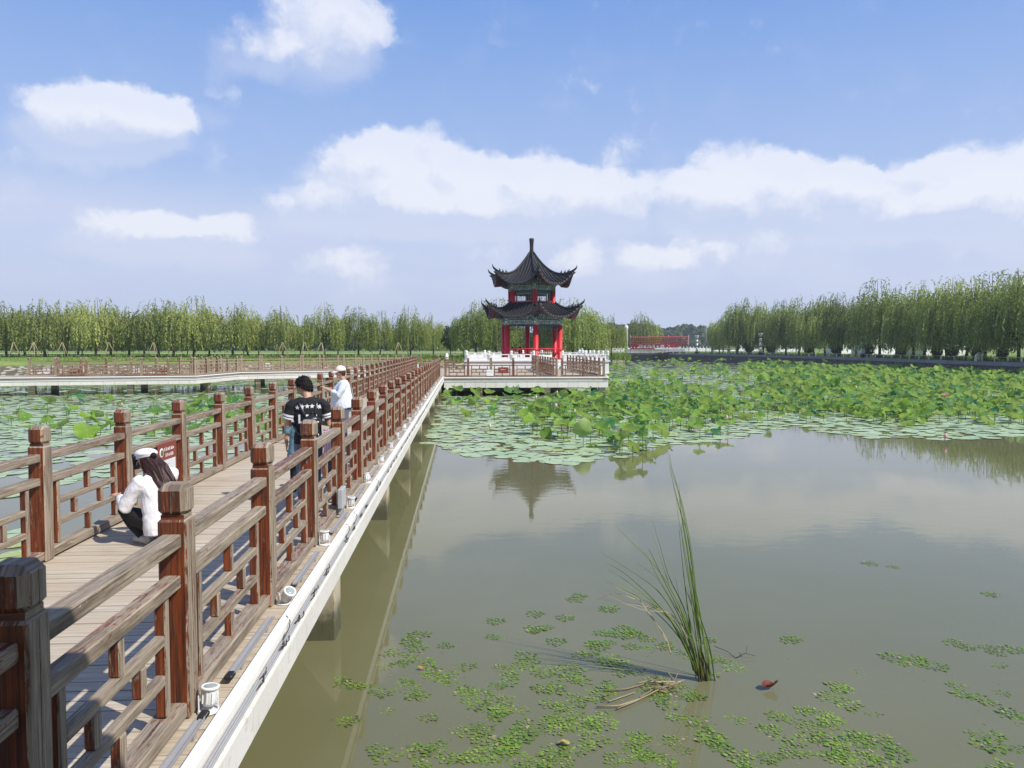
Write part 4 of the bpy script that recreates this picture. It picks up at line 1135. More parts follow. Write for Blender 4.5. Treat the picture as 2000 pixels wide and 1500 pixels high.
p = at(1379, d0-6, 1.72); t = thing('street_lamp', 'slim lamp post with curved arm and hanging camera beside the display boards', 'lamp post', p)
mb = MB(1); mb.tube([(0, 0, 0), (0, 0, 6.1), (-.1, 0, 6.5), (-.5, 0, 6.65), (-1.0, 0, 6.6)], [.09, .07, .06, .05, .04], 8, 0, .6); mb.build('pole', M_GREY, t)
mb = MB(2); mb.box(-1.5, -.9, -.12, .12, 6.5, 6.62); mb.build('lamp_head', M_GREY, t)
mb = MB(3); mb.ell((-.55, 0, 6.2), (.16, .16, .2)); mb.tube([(-.55, 0, 6.6), (-.55, 0, 6.3)], .03, 5); mb.build('camera', M_BLACK, t)
# white railing, posts and low buildings beyond
def far_white():
    t = thing('marble_balustrade', 'long white balustrade far behind the pavilion on the right', 'balustrade', (0, 0, 0)); mb = MB(1)
    for i in range(46):
        x, y, z = at(1130+i*6.4, 215, 1.95); mb.box(x, x+.22, y, y+.22, z, z+1.5)
        if i < 45: mb.box(x+.22, at(1130+(i+1)*6.4, 215, 0)[0], y+.05, y+.15, z+.15, z+1.1)
    mb.build('panel', M_MARBLE, t)
    for i, (px, h) in enumerate(((1166, 7.5), (1223, 7.0), (1392, 6.), (1150, 3.5))):
        x, y, z = at(px, 205, 1.95); mb = MB(2); mb.lathe([(.45, 0), (.42, h*.9), (.55, h*.92), (.5, h), (.3, h+.2)], 12, 0, .7)
        c = mb.build('stone_column', M_KERB); c.location = (x, y, z)
        tag(c, ['cream stone column right of the pavilion', 'cream stone column left of the lantern frame', 'cream stone column beside the slim lamp post', 'short pale column close to the pavilion'][i], 'column', 'cream columns beyond the pond')
    for i, (px, d, w, h) in enumerate(((1745, 150, 12, 6.0), (1690, 165, 14, 4.2), (1545, 230, 10, 3.8), (1460, 260, 14, 4.0), (1850, 130, 10, 2.2))):
        x, y, z = at(px, d, 1.8)
        b = thing('building', ['white gabled building behind the tallest right bank willow', 'long pale wall behind the white lamp pillar and willows', 'small white house seen between the middle willows', 'low white house left of the right bank shrubs', 'low buff wall under the last willows'][i], 'building', (x, y, z), .3)
        m2 = MB(1); m2.box(-w/2, w/2, 0, 5, 0, h*.7); m2.build('wall', M_WHITE if i < 4 else M_CLAD, b)
        m2 = MB(2); n = len(m2.v); m2.v += [(-w/2-.3, -.4, h*.7+.01), (w/2+.3, -.4, h*.7+.01), (w/2+.3, 5.4, h*.7+.01), (-w/2-.3, 5.4, h*.7+.01), (-w/2, 2.5, h), (w/2, 2.5, h)]
        for f in ((0, 1, 5, 4), (2, 3, 4, 5), (1, 2, 5), (3, 0, 4), (3, 2, 1, 0)): m2.face([n+k for k in f])
        m2.build('roof', M_MARBLE if i == 0 else M_GREY, b)
        m2 = MB(3)
        for k in range(3): m2.box(-w*.35+k*w*.28, -w*.35+k*w*.28+w*.12, -.03, .0-.005, h*.25, h*.5)
        if i < 4: m2.build('window', M_BLACK, b)
    for i, (px, yb, s) in enumerate(((1912, 694, .85), (872, 700, .6))):
        d = wall_dist(1912)+3 if i == 0 else 106; x, y, z = at(px, d, 1.75)
        m2 = MB(4+i); m2.ell((0, 0, .5), (.5, .4, .75), 0, .5, 14, 10, None, lambda v: 1+.35*mnoise.noise(v*1.7+Vector((i*3, 0, 0))))
        o = m2.build('rock', M_KERB); o.location = (x, y, z); o.scale = (s,)*3; tag(o, ['pale standing rock behind the guard rail near the last willows', 'pale boulder on the grass left of the pavilion'][i], 'rock', 'pale garden rocks')
    for i, (px, h) in enumerate(((37, 4.4), (160, 3.0), (340, 5.), (476, 3.4), (70, 3.2), (797, 5.), (366, 3.2))):
        x, y, z = at(px, 126, 2.0); m2 = MB(7); m2.tube([(0, 0, 0), (0, 0, h)], .09, 6, 0, .7); o = m2.build('marker_pole', M_GREY); o.location = (x, y, z)
        tag(o, f'thin pale pole among the left shore willows, about the {ordinal(i+1)} listed from the boards' if False else ['short pale pole near the far left edge of the shore', 'pale pole behind the second red board', 'tall pale pole behind the dense willow row', 'pale pole right of the dense willow row', 'short pole between the first willows', 'pale pole beside the thin crowned willow', 'pale pole low among the willow trunks'][i], 'pole', 'thin poles along the far shore')
far_white()

# ------------------------------------------------------------------ lotus and lily pads
def interp(pts, x):
    for (a, b), (c, d) in zip(pts, pts[1:]):
        if a <= x <= c: return b+(d-b)*(x-a)/(c-a)
    return pts[0][1] if x < pts[0][0] else pts[-1][1]
FRONT = [(850, 870), (905, 886), (960, 888), (1040, 902), (1120, 905), (1180, 893), (1240, 880), (1300, 868), (1350, 862), (1400, 858), (1450, 852), (1500, 838), (1560, 830), (1610, 842), (1700, 854), (1780, 852), (1860, 858), (1960, 850), (2050, 846), (2300, 840)]
LFRONT = [(-300, 900), (0, 880), (130, 872), (300, 866), (430, 862), (560, 855), (700, 850), (800, 850)]
RAISED = [(870, 800), (1000, 838), (1100, 858), (1200, 880), (1245, 890), (1300, 850), (1400, 842), (1480, 815), (1560, 808), (1650, 815), (1800, 822), (1900, 820), (2000, 822), (2300, 815)]
def proj(p):
    q = _R.transposed() @ (Vector(p)-Vector((0, 0, CAMZ))); return 1000+F*q.x/-q.z, 750-F*q.y/-q.z
def leaf_disc(seed, cup, wav, n=20, tilt=0., notch=False):
    r = random.Random(seed); mb = MB(seed); ph = [r.uniform(0, 6.28) for _ in range(4)]
    rings = [.0, .16, .5, .82, 1.0]; base = len(mb.v)
    def P(q, a):
        if notch:
            gap = .10; a0 = gap+(2*pi-2*gap)*(a/(2*pi)); rr = q*(1+.03*sin(3*a+ph[0])+.02*sin(7*a+ph[1])); z = .012*q*q*sin(4*a+ph[2])*wav
            return (rr*cos(a0), rr*sin(a0), z)
        rr = q*(1+.06*sin(3*a+ph[0])+.035*sin(8*a+ph[1]))
        z = cup*q**1.6 + wav*q**3*(.17*sin(2*a+ph[2])+.10*sin(5*a+ph[3])+.06*sin(9*a+ph[0])) - .05*(1-q)
        return (rr*cos(a), rr*sin(a), z)
    mb.v.append((0, 0, -.05 if not notch else .0)); m = n+1 if notch else n
    for q in rings[1:]:
        for a in range(m): mb.v.append(P(q, 2*pi*a/n))
    uvq = lambda j, a: (a/n, rings[j])
    for a in range(n):
        a2 = a+1 if notch else (a+1) % n
        mb.face((base, base+1+a, base+1+a2), 0, .5, [uvq(0, a), uvq(1, a), uvq(1, a+1)], True)
        for j in range(1, 4):
            b0, b1 = base+1+(j-1)*m, base+1+j*m
            mb.face((b0+a, b1+a, b1+a2, b0+a2), 0, .5, [uvq(j, a), uvq(j+1, a), uvq(j+1, a+1), uvq(j, a+1)], True)
    return mb
LEAVES = [leaf_disc(500+i, random.Random(i).uniform(-.2, .55), random.Random(i+7).uniform(.7, 2.0)) for i in range(9)]
PADS = [leaf_disc(520+i, 0, 1., 22, 0, True) for i in range(5)]
PADLOW = [leaf_disc(530+i, 0, 1., 10, 0, True) for i in range(3)]
def stamp(mb, src, M, tone):
    n = len(mb.v); mb.v += [tuple(M @ Vector(v)) for v in src.v]
    for f, u in zip(src.f, src.uv): mb.f.append(tuple(n+i for i in f)); mb.m.append(0); mb.tn.append(tone); mb.sm.append(True); mb.uv.append(u)
def in_deck(x, y):
    if -4.5 < x < -1.25 and y < 77: return True
    if x > -1.4 and x < 10.3 and PY0-.1 < y < 73.6: return True
    return TX0-.2 < x < TX1+.2 and TY0-.2 < y < TY1+.2
def near_wall(px, d): return px > 1215 and d > wall_dist(px)-1.2
def clump(x, y): return .5+.5*mnoise.noise(Vector((x*.11, y*.11, 3.)))*1.3+.28*mnoise.noise(Vector((x*.37, y*.37, 9.)))
pads, leaves = [], []
r = random.Random(77)
grid = {}
def free(x, y, rad, g, k=.8):
    cx, cy = int(x//1.2), int(y//1.2)
    for i in (-1, 0, 1):
        for j in (-1, 0, 1):
            for (a, b, c) in g.get((cx+i, cy+j), ()):
                if (a-x)**2+(b-y)**2 < ((rad+c)*k)**2: return False
    g.setdefault((cx, cy), []).append((x, y, rad)); return True
for _ in range(90000):
    # sample towards the near water, where single pads can be told apart
    d = 20/(1-r.random()*(1-20/185)); px = r.uniform(-120, 2080); x, y, _z = at(px, d, 0)
    rd = r.uniform(.20, .44)
    if in_deck(x, y): continue
    p = proj((x, y, 0)); right = x > -1.3
    if right:
        lim = interp(FRONT, px)-10
        if p[1] > lim-(0 if r.random() < .75 else -12) or near_wall(px, d): continue
        if px < 905 and x < -.6 and d < 36 and r.random() < .7: continue
        if d > 128 and px < 1215: continue
    else:
        lim = interp(LFRONT, px); over = p[1]-lim
        if over > 0 and r.random() > .03: continue
        if d > 56+.0*x and r.random() > .12: continue
        if d > 92: continue
    if d > 75: rd *= 1.5
    if not free(x, y, rd, grid, .76 if d < 60 else .66): continue
    pads.append((x, y, d, rd))
for px, py, s in ((1010, 888, .3), (975, 887, .3), (1110, 904, .38), (1050, 895, .22), (1070, 902, .26), (1212, 893, .25), (1890, 857, .42), (1935, 856, .34), (1700, 850, .3), (905, 880, .4), (880, 876, .3), (925, 890, .36),
        (20, 925, .34), (60, 930, .3), (12, 968, .4), (48, 1042, .42), (50, 1085, .45), (30, 1062, .35), (190, 952, .26), (150, 935, .3)):
    q = W(px, py, 0); pads.append((q.x, q.y, q.y, s))
pads.sort(key=lambda p: p[2])
pm = [q.mesh('lily_pad', M_PAD) for q in PADS]
for i, (x, y, d, rd) in enumerate(pads[:300]):
    o = put('lily_pad', pm[i % 5], None, (x, y, .008+.004*(i % 4)), (r.uniform(-.015, .015), r.uniform(-.015, .015), r.uniform(0, 6.28)), rd)
    tag(o, 'round pale green lily pad floating flat on open water' if True else '', 'lily pad', 'floating lily pads nearest the open water')
mb = MB(88)
for i, (x, y, d, rd) in enumerate(pads[300:]):
    M = Matrix.Translation((x, y, .006+.004*(i % 5))) @ Matrix.Rotation(r.uniform(0, 6.28), 4, 'Z') @ Matrix.Rotation(r.uniform(-.03, .03), 4, 'X') @ Matrix.Scale(rd, 4)
    stamp(mb, PADLOW[i % 3] if d > 32 else PADS[i % 5], M, r.random())
o = mb.build('lily_pads', M_PAD, kind='stuff'); o['label'] = 'carpet of pale floating lily pads covering the pond'

g2 = {}
for _ in range(60000):
    d = 24/(1-r.random()*(1-24/180)); px = r.uniform(-60, 2080); x, y, _z = at(px, d, 0)
    if in_deck(x, y): continue
    p = proj((x, y, 0))
    if x > -1.3:
        edge = interp(RAISED, px)+(13 if px > 1280 else 6)
        if p[1] > edge or near_wall(px, d) or (d > 126 and px < 1215): continue
        c = clump(x, y)
        dens = min(1, max(.04, (c-(.44 if px < 1480 else .39))*2.2))
        if px < 1000: dens *= .35
        if px > 1500 and d > 55: dens = min(1, dens*1.5+.25)
        if px < 1450 and d > 62: dens *= .38
        if px < 1195 and d < 53 and d > 46: dens *= .4
        if p[1] > edge-16: dens *= .6
        if r.random() > dens: continue
    else:
        if d < 30 or d > 52: continue
        c = clump(x+40, y)
        w = max(0, 1-abs(px-395)/130.)*1.1
        if r.random() > max(0, (c-.45))*w+.012*(c > .4): continue
    rd = r.uniform(.19, .42)*(1.15 if d > 70 else .88 if d < 42 else 1.)
    if not free(x, y, rd*.72, g2, .72): continue
    leaves.append((x, y, d, rd))
for px, py, s in ((1215, 872, .36), (1185, 845, .40), (1040, 850, .38), (1090, 828, .40), (1190, 838, .4), (960, 812, .4), (1115, 845, .3), (1264, 850, .35), (1330, 824, .4), (1378, 838, .3),
        (170, 855, .46), (192, 832, .42), (215, 842, .3), (185, 820, .36), (300, 795, .35), (235, 790, .3), (345, 868, .3), (400, 795, .5), (420, 800, .4), (330, 800, .4), (365, 805, .45), (445, 790, .4), (385, 785, .5)):
    q = W(px, py, 0); leaves.append((q.x, q.y, q.y, s))
leaves.sort(key=lambda p: p[2])
lm = [q.mesh('leaf', M_LOTUS) for q in LEAVES]
def lean_rot(q):
    a = r.uniform(0, 6.28); t = abs(r.gauss(0, .48)); t = min(t, 1.35)
    return Matrix.Rotation(a, 4, 'Z') @ Matrix.Rotation(t, 4, 'X') @ Matrix.Rotation(r.uniform(0, 6.28), 4, 'Z')
stalk = MB(1); stalk.tube([(0, 0, -.3), (.01, .01, .5), (0, 0, 1)], .012, 5, 0, .5, False); stm = stalk.mesh('stalk', M_STALK)
rest = MB(90); rs = MB(91)
for i, (x, y, d, rd) in enumerate(leaves):
    h = r.uniform(.12, .95)*(1.2 if d > 60 else .72 if d < 42 else .9) if x > -1.3 else r.uniform(.1, .5); R = lean_rot(r)
    if i < 300:
        t = thing('lotus_plant', 'broad green lotus leaf raised on a stalk above the lily pads', 'lotus plant', (x, y, 0), 0, 'raised lotus leaves nearest the open water')
        l = put('leaf', lm[i % 9], t, (0, 0, h), R.to_euler(), rd); put('stalk', stm, t, (0, 0, 0), None, (1, 1, h))
    else:
        stamp(rest, LEAVES[i % 9], Matrix.Translation((x, y, h)) @ R @ Matrix.Scale(rd, 4), r.random())
        rs.tube([(x, y, -.1), (x+r.uniform(-.05, .05), y, h-.02)], .012, 4, 0, .5, False)
o = rest.build('lotus_leaves', M_LOTUS, kind='stuff'); o['label'] = 'dense mass of raised lotus leaves spreading back to the stone wall'
o = rs.build('lotus_stalks', M_STALK, kind='stuff'); o['label'] = 'thin stalks under the mass of lotus leaves'
# buds and flowers
M_PINK = leaf_mat('lotus_petal', (.75, .25, .35), (.85, .62, .62), trans=.3)
M_CREAM = leaf_mat('cream_bud', (.45, .5, .25), (.75, .75, .52), trans=.2)
bd = MB(1); bd.lathe([(.02, 0), (.07, .06), (.085, .12), (.06, .2), (.01, .27)], 10, 0, .6); bdm, bdp = bd.mesh('bud', M_CREAM), bd.mesh('bud', M_PINK)
fl = MB(2)
for a in range(14):
    th = a*2.4; el = .35+.5*(a/14); M = Matrix.Rotation(th, 4, 'Z') @ Matrix.Rotation(-el, 4, 'Y')
    pts = [M @ Vector((q*.16+.02, w*.05*sin(pi*min(1, q*.9+.1)), .05*q*q)) for q in (0, .33, .7, 1) for w in (-1, 1)]
    for k in range(3): fl.quad(pts[2*k], pts[2*k+1], pts[2*k+3], pts[2*k+2], 0, fl.r.random(), True)
flm = fl.mesh('flower', M_PINK)
for i, (px, py, h, k) in enumerate(((1692, 760, .75, 'p'), (1845, 786, .7, 'p'), (1845, 851, .15, 'P'), (1123, 822, .6, 'c'), (1085, 815, .75, 'P'), (1047, 778, .4, 'c'), (1088, 775, .6, 'c'), (957, 830, .15, 'c'), (1672, 770, .8, 'c'), (1708, 716, .9, 'c'), (1590, 728, .8, 'c'), (1812, 718, .9, 'c'), (1660, 752, .7, 'c'), (1418, 822, .35, 'P'), (240, 800, .5, 'P'))):
    q = W(px, py+14, 0)
    t = thing('lotus_flower', ['open pink lotus flower in the middle of the leaves', 'open pink lotus flower nearer the last willows', 'pink bud low over the pads at the water edge', 'pale closed bud near the front leaves', 'brownish pink bud above the big dark leaf', 'pale bud under the platform edge', 'pale bud in front of a platform pile', 'small pale bloom on the pads by the bridge', 'cream bud left of the open pink flower', 'large cream bud before the stone wall', 'cream bud far back by the wall, left', 'cream bud far back by the wall, right', 'cream bud among bright leaves mid pond', 'small pink bud at the edge of the pads', 'orange pink bud in the left pond'][i], 'lotus flower', (q.x, q.y, 0), 0, 'lotus flowers and buds')
    put('stalk', stm, t, (0, 0, 0), None, (1, 1, h)); put('flower' if k == 'p' else 'bud', flm if k == 'p' else bdp if k == 'P' else bdm, t, (0, 0, h), (r.uniform(-.3, .3), r.uniform(-.3, .3), 0), 1.3 if k == 'p' else .8)

# ------------------------------------------------------------------ water chestnut rosettes floating near the camera
def rosette(seed):
    r = random.Random(seed); mb = MB(seed); n = r.randint(17, 24)
    for i in range(n):
        q = sqrt((i+.6)/n); a = i*2.39996+r.uniform(-.2, .2); p = Vector((q*cos(a), q*sin(a), .035*(1-q)+r.uniform(0, .05))); l = .11+.13*q*r.uniform(.7, 1.15)
        d = Vector((cos(a), sin(a), r.uniform(-.1, .15))); s = Vector((-sin(a), cos(a), r.uniform(-.25, .25)))
        tip = p+d*l*1.1; tn = (1-q)*.5+r.uniform(0, .5)
        mb.poly([p-d*l*.55, p+s*l*.75-d*l*.1, p+s*l*.45+d*l*.6, tip, p-s*l*.45+d*l*.6, p-s*l*.75-d*l*.1], 0, min(1, tn))
        if i % 3 == 0: mb.tube([(0, 0, -.04), tuple(p-d*l*.5)], .012, 3, 0, .1, False)
    return mb.mesh('rosette', M_TRAPA)
ROS = [rosette(600+i) for i in range(6)]
RL = []      # (photo x, y, spread x, spread y, count)
RLS = """1125 1169 18 6 3;1060 1201 12 4 2;1112 1203 14 6 2;1182 1187 22 10 4;975 1214 8 3 1;975 1240 14 4 2;1080 1227 32 5 5;1082 1256 5 2 1;820 1246 16 6 3;808 1263 4 2 1;883 1262 12 3 2
768 1281 14 9 4;800 1290 20 9 5;832 1302 18 9 5;848 1323 14 8 4;745 1300 5 3 1;682 1336 22 10 5;720 1342 10 4 2;683 1408 20 8 4;754 1352 14 4 3;806 1338 14 8 3;822 1356 16 8 4;842 1367 10 5 2;749 1385 8 4 2;838 1395 9 5 2
882 1322 12 7 3;898 1342 14 8 4;916 1360 12 8 3;940 1370 20 10 6;980 1362 12 10 4;980 1382 16 8 4;905 1304 6 3 1;985 1330 22 10 6;985 1310 14 8 4;1030 1290 20 12 6;1050 1305 18 10 5;1072 1320 14 8 4;1100 1300 18 12 5;1110 1318 18 9 4;1135 1332 5 3 2;1140 1282 10 5 2
1175 1235 14 7 4;1180 1258 22 10 6;1170 1285 20 10 6;1200 1300 24 10 6;1220 1318 16 8 4;1235 1230 24 10 5;1258 1240 24 10 5;1245 1262 18 8 4;1290 1262 20 6 4;1320 1272 10 4 2;1325 1287 12 5 2;1190 1340 14 12 4;1095 1345 18 8 4;1068 1352 12 6 3;1100 1370 26 12 6;1150 1360 18 9 4
965 1400 22 10 5;1000 1388 18 7 4;920 1420 20 9 5;945 1436 18 8 4;975 1450 14 7 3;1010 1460 18 8 5;1040 1425 24 12 6;1070 1405 22 12 6;1090 1425 18 10 5;1120 1405 20 12 6;1140 1425 20 10 5;1040 1445 20 8 4;1130 1450 20 10 4;1165 1410 14 8 3;1165 1450 16 8 3;1110 1398 16 8 4
750 1472 18 7 4;800 1464 10 4 2;830 1462 20 6 4;880 1476 24 9 6;930 1480 20 8 5;960 1486 16 8 4;1000 1462 20 9 4;1030 1482 20 8 5;1075 1472 20 9 5;1080 1492 20 8 4;1045 1496 16 5 3;840 1497 30 5 4
1190 1350 10 7 3;1270 1338 22 9 6;1300 1352 24 9 5;1300 1372 22 9 5;1340 1362 14 6 3;1318 1402 14 8 4;1350 1340 12 5 2;1225 1448 16 7 4;1255 1450 18 8 4;1205 1475 14 7 3;1240 1480 18 9 5;1280 1485 22 9 5;1310 1490 20 8 4;1330 1455 16 10 4;1370 1430 18 14 6;1395 1450 14 8 4;1400 1467 10 6 2;1365 1405 10 8 3
1405 1290 20 6 5;1440 1300 8 4 2;1380 1250 8 4 2;1380 1312 6 4 1;1540 1250 14 5 3;1430 1410 6 3 1;1440 1482 12 6 3;1470 1495 12 4 3;1500 1420 16 7 4;1540 1408 20 9 5;1560 1425 22 10 5;1545 1440 14 6 3;1580 1390 14 6 3;1600 1392 16 6 3;1610 1365 12 6 3;1655 1355 20 12 6;1655 1375 18 6 3
1600 1420 22 8 5;1610 1440 18 7 4;1590 1448 16 8 4;1640 1410 18 9 4;1650 1440 20 9 4;1680 1450 22 10 5;1660 1465 20 8 5;1620 1480 26 9 5;1560 1470 20 9 5;1520 1480 20 8 5;1690 1482 20 9 5;1730 1470 24 12 6;1740 1492 22 6 4;1700 1440 14 6 3;1760 1495 16 5 2
1740 1282 18 6 3;1770 1297 16 6 3;1800 1285 16 5 3;1768 1302 8 5 2;1838 1303 10 3 2;1675 1313 7 3 2;1860 1257 12 4 2;1905 1263 14 3 2;1950 1270 20 6 4;1985 1273 8 4 2;1936 1303 12 4 2;1700 1394 8 3 1;1880 1345 16 8 4;1900 1365 18 8 4;1940 1365 16 8 3;1985 1400 12 6 3;1920 1430 16 8 4;1950 1435 14 6 3;1930 1452 16 6 3;1940 1492 18 6 3;1715 1102 16 2 2;1740 1105 8 2 1;1940 1160 8 2 1;1995 1470 6 4 1"""
r = random.Random(12)
for part in RLS.replace('\n', ';').split(';'):
    x, y, sx, sy, n = (float(q) for q in part.split())
    for _ in range(max(1, round(int(n)*.62))):
        RL.append((x+r.uniform(-1.25, 1.25)*sx, y+r.uniform(-1.25, 1.25)*sy))
RL.sort(key=lambda p: -p[1]); extra = MB(95)
for i, (x, y) in enumerate(RL):
    q = W(x, y, 0); s = r.uniform(.08, .135); rot = (r.uniform(-.07, .07), r.uniform(-.07, .07), r.uniform(0, 6.28))
    if i < 300:
        put('water_chestnut', ROS[i % 6], None, (q.x, q.y, r.uniform(-.0055, .003)), rot, (s, s, s*1.2), 'small rosette of diamond shaped leaves floating in a loose patch', 'water plant', 'floating water chestnut rosettes')
    else:
        me = ROS[i % 6]; M = Matrix.Translation((q.x, q.y, .006)) @ Matrix.Rotation(rot[2], 4, 'Z') @ Matrix.Scale(s, 4); n = len(extra.v)
        extra.v += [tuple(M @ v.co) for v in me.vertices]; tn = me.attributes['tone'].data
        for p in me.polygons: extra.face([n+k for k in p.vertices], 0, tn[p.index].value)
if extra.v:
    o = extra.build('water_chestnuts', M_TRAPA, kind='stuff'); o['label'] = 'farther floating water chestnut rosettes'

# reed clump with bent and broken blades
def reed():
    o = W(1372, 1330, 0); Y = o.y; t = thing('reed_clump', 'tall green reed clump with bent and broken blades in open water', 'reeds', o)
    def blade(mb, pts, w, tone, dy=0):
        q = [DY(x, y, Y+dy*(i/(len(pts)-1)))-o for i, (x, y) in enumerate(pts)]
        # smooth through the points
        s = []
        for i in range(len(q)-1):
            p0, p1, p2, p3 = q[max(i-1, 0)], q[i], q[i+1], q[min(i+2, len(q)-1)]
            for k in range(5):
                u = k/5; s.append(.5*((2*p1)+(p2-p0)*u+(2*p0-5*p1+4*p2-p3)*u*u+(3*p1-p0-3*p2+p3)*u**3))
        s.append(q[-1]); n = len(s)
        mb.tube(s, [(w*(1-.93*(i/(n-1))**1.6), w*.22*(1-.8*i/(n-1))) for i in range(n)], 5, 0, tone, True, True, Vector((1, .25, 0)))
    B = [[(1372, 1330), (1358, 1180), (1338, 1040), (1318, 960), (1300, 868)], [(1378, 1335), (1362, 1190), (1345, 1060), (1325, 960), (1310, 905), (1304, 865)], [(1385, 1338), (1368, 1200), (1345, 1090), (1330, 1000), (1326, 940)],
         [(1370, 1325), (1355, 1210), (1342, 1100), (1325, 1010), (1320, 965)], [(1365, 1325), (1350, 1240), (1335, 1120), (1325, 1020)], [(1390, 1335), (1378, 1262), (1352, 1160), (1345, 1090)], [(1397, 1335), (1385, 1260), (1360, 1180), (1350, 1110)],
         [(1366, 1325), (1345, 1230), (1310, 1150), (1275, 1100), (1235, 1060), (1196, 1021)], [(1364, 1322), (1335, 1215), (1295, 1130), (1270, 1078), (1264, 1076)], [(1368, 1325), (1340, 1200), (1308, 1130), (1290, 1070), (1273, 1010)],
         [(1362, 1320), (1330, 1225), (1290, 1160), (1240, 1120), (1172, 1078)], [(1362, 1318), (1325, 1235), (1280, 1175), (1220, 1120), (1180, 1098)], [(1360, 1315), (1320, 1225), (1270, 1180), (1220, 1150), (1178, 1132)],
         [(1360, 1310), (1335, 1260), (1300, 1200), (1250, 1170), (1180, 1158)], [(1366, 1320), (1350, 1240), (1330, 1180), (1318, 1120)], [(1374, 1326), (1366, 1260), (1356, 1200), (1340, 1150), (1334, 1120)]]
    r = random.Random(1); mb = MB(1)
    for i, b in enumerate(B): blade(mb, b, r.uniform(.006, .010), r.uniform(.1, .9), r.uniform(-.25, .35))
    for i, b in enumerate(B):
        jx, jy = r.uniform(-9, 9), r.uniform(0, 60); blade(mb, [(x+r.uniform(-6, 6)+jx*(k/(len(b)-1)), y+jy*(k/(len(b)-1))) for k, (x, y) in enumerate(b)], r.uniform(.005, .009), r.uniform(.3, 1.), r.uniform(-.25, .35))
    mb.build('blades', M_REED, t)
    D = [[(1360, 1300), (1345, 1262), (1320, 1252), (1285, 1265), (1240, 1305)], [(1345, 1250), (1310, 1200), (1250, 1190), (1180, 1160)], [(1310, 1275), (1290, 1230), (1262, 1190), (1255, 1180), (1240, 1165), (1190, 1142)], [(1310, 1278), (1300, 1245), (1275, 1210), (1250, 1182)], [(1240, 1170), (1200, 1158), (1168, 1172)], [(1350, 1240), (1300, 1195), (1240, 1182), (1205, 1182), (1178, 1205)], [(1400, 1340), (1392, 1300), (1378, 1258), (1368, 1210)]]
    mb = MB(2)
    for b in D: blade(mb, b, .007, r.random(), r.uniform(-.2, .2))
    mb.build('dead_blades', M_DRY, t)
    s = MB(3)
    for dx in (-.03, 0, .03, .06, .09): s.tube([(dx, r.uniform(-.05, .05), -.3), (dx*.9-.02, 0, .16), (dx*.8-.05, 0, .3)], [.010, .009, .004], 6, 0, .2)
    s.build('sheath', plain('reed_sheath', (.10, .065, .025), .7, .4, 30.), t)
    d = thing('dead_reeds', 'heap of pale broken reed stems lying on floating leaves', 'dead reeds', W(1270, 1358, 0)); q0 = W(1270, 1358, 0); m2 = MB(4)
    for a in ([(1336, 1328), (1290, 1345), (1240, 1370), (1205, 1384)], [(1330, 1332), (1262, 1331), (1245, 1335)], [(1180, 1350), (1225, 1345), (1260, 1335)], [(1165, 1380), (1210, 1378), (1250, 1365)], [(1300, 1352), (1278, 1345), (1250, 1362)], [(1175, 1362), (1190, 1370), (1240, 1352)], [(1310, 1330), (1296, 1340), (1302, 1350)], [(1290, 1325), (1300, 1340), (1315, 1345)]):
        m2.tube([W(x, y, .02+.01*r.random())-q0 for x, y in a], [.008]*len(a), 5, 0, r.random())
    for k in range(26): p = W(r.uniform(1265, 1320), r.uniform(1325, 1350), .03)-q0; m2.tube([p, p+Vector((r.uniform(-.12, .12), r.uniform(-.1, .1), r.uniform(0, .05)))], .005, 4, 0, r.random()*.5)
    m2.build('stems', M_DRY, d)
reed()
def float_leaf(px, py, col, s, name, label, curl=.3):
    q = W(px, py, 0); mb = leaf_disc(int(px), curl, 1.2, 16); me = mb.mesh(name, leaf_mat(name, tuple(c*.55 for c in col), col, trans=.1)); put(name, me, None, (q.x, q.y, .03), (.2, .1, px), (s, s*.7, s), label, 'fallen leaf')
float_leaf(1505, 1347, (.17, .032, .022), .085, 'red_leaf', 'curled dark red dead leaf floating on open water', .5)
float_leaf(1102, 1457, (.62, .48, .16), .055, 'yellow_leaf', 'small yellow leaf floating among the rosettes', .1)
float_leaf(823, 1309, (.6, .28, .10), .03, 'orange_leaf', 'tiny orange leaf beside the rosettes near the bridge', .2)
tw = thing('twig', 'thin dark forked twig poking from the water right of the reeds', 'twig', W(1430, 1275, 0)); q0 = W(1430, 1275, 0); mb = MB(1)
mb.tube([W(1395, 1262, .05)-q0, W(1420, 1272, .03)-q0, W(1437, 1285, 0)-q0], .004, 4); mb.tube([W(1437, 1285, .01)-q0, W(1455, 1276, .05)-q0, W(1475, 1281, .03)-q0], .004, 4); mb.tube([W(1457, 1277, .05)-q0, DY(1459, 1262, W(1457, 1277, 0).y)-q0], .004, 4)
mb.build('stem', M_BARK, tw)
# small flecks of leaf litter drifting on the water
mb = MB(97); r = random.Random(21)
for k in range(420):
    x, y = RL[r.randrange(len(RL))] if k % 3 else (r.uniform(700, 2000), r.uniform(930, 1500))
    q = W(x+r.gauss(0, 38), y+r.gauss(0, 22), .004)
    if q.x < -1.2: continue
    a = r.uniform(0, 6.28); s = r.uniform(.004, .016); d = Vector((cos(a), sin(a), 0))*s; e = Vector((-sin(a), cos(a), 0))*s*.55
    mb.quad(q-d, q-e, q+d, q+e, 0, r.random())
o = mb.build('leaf_litter', leaf_mat('litter', (.12, .13, .04), (.42, .34, .2), trans=0.), kind='stuff'); o['label'] = 'scattered flecks of leaf litter drifting on the pond'
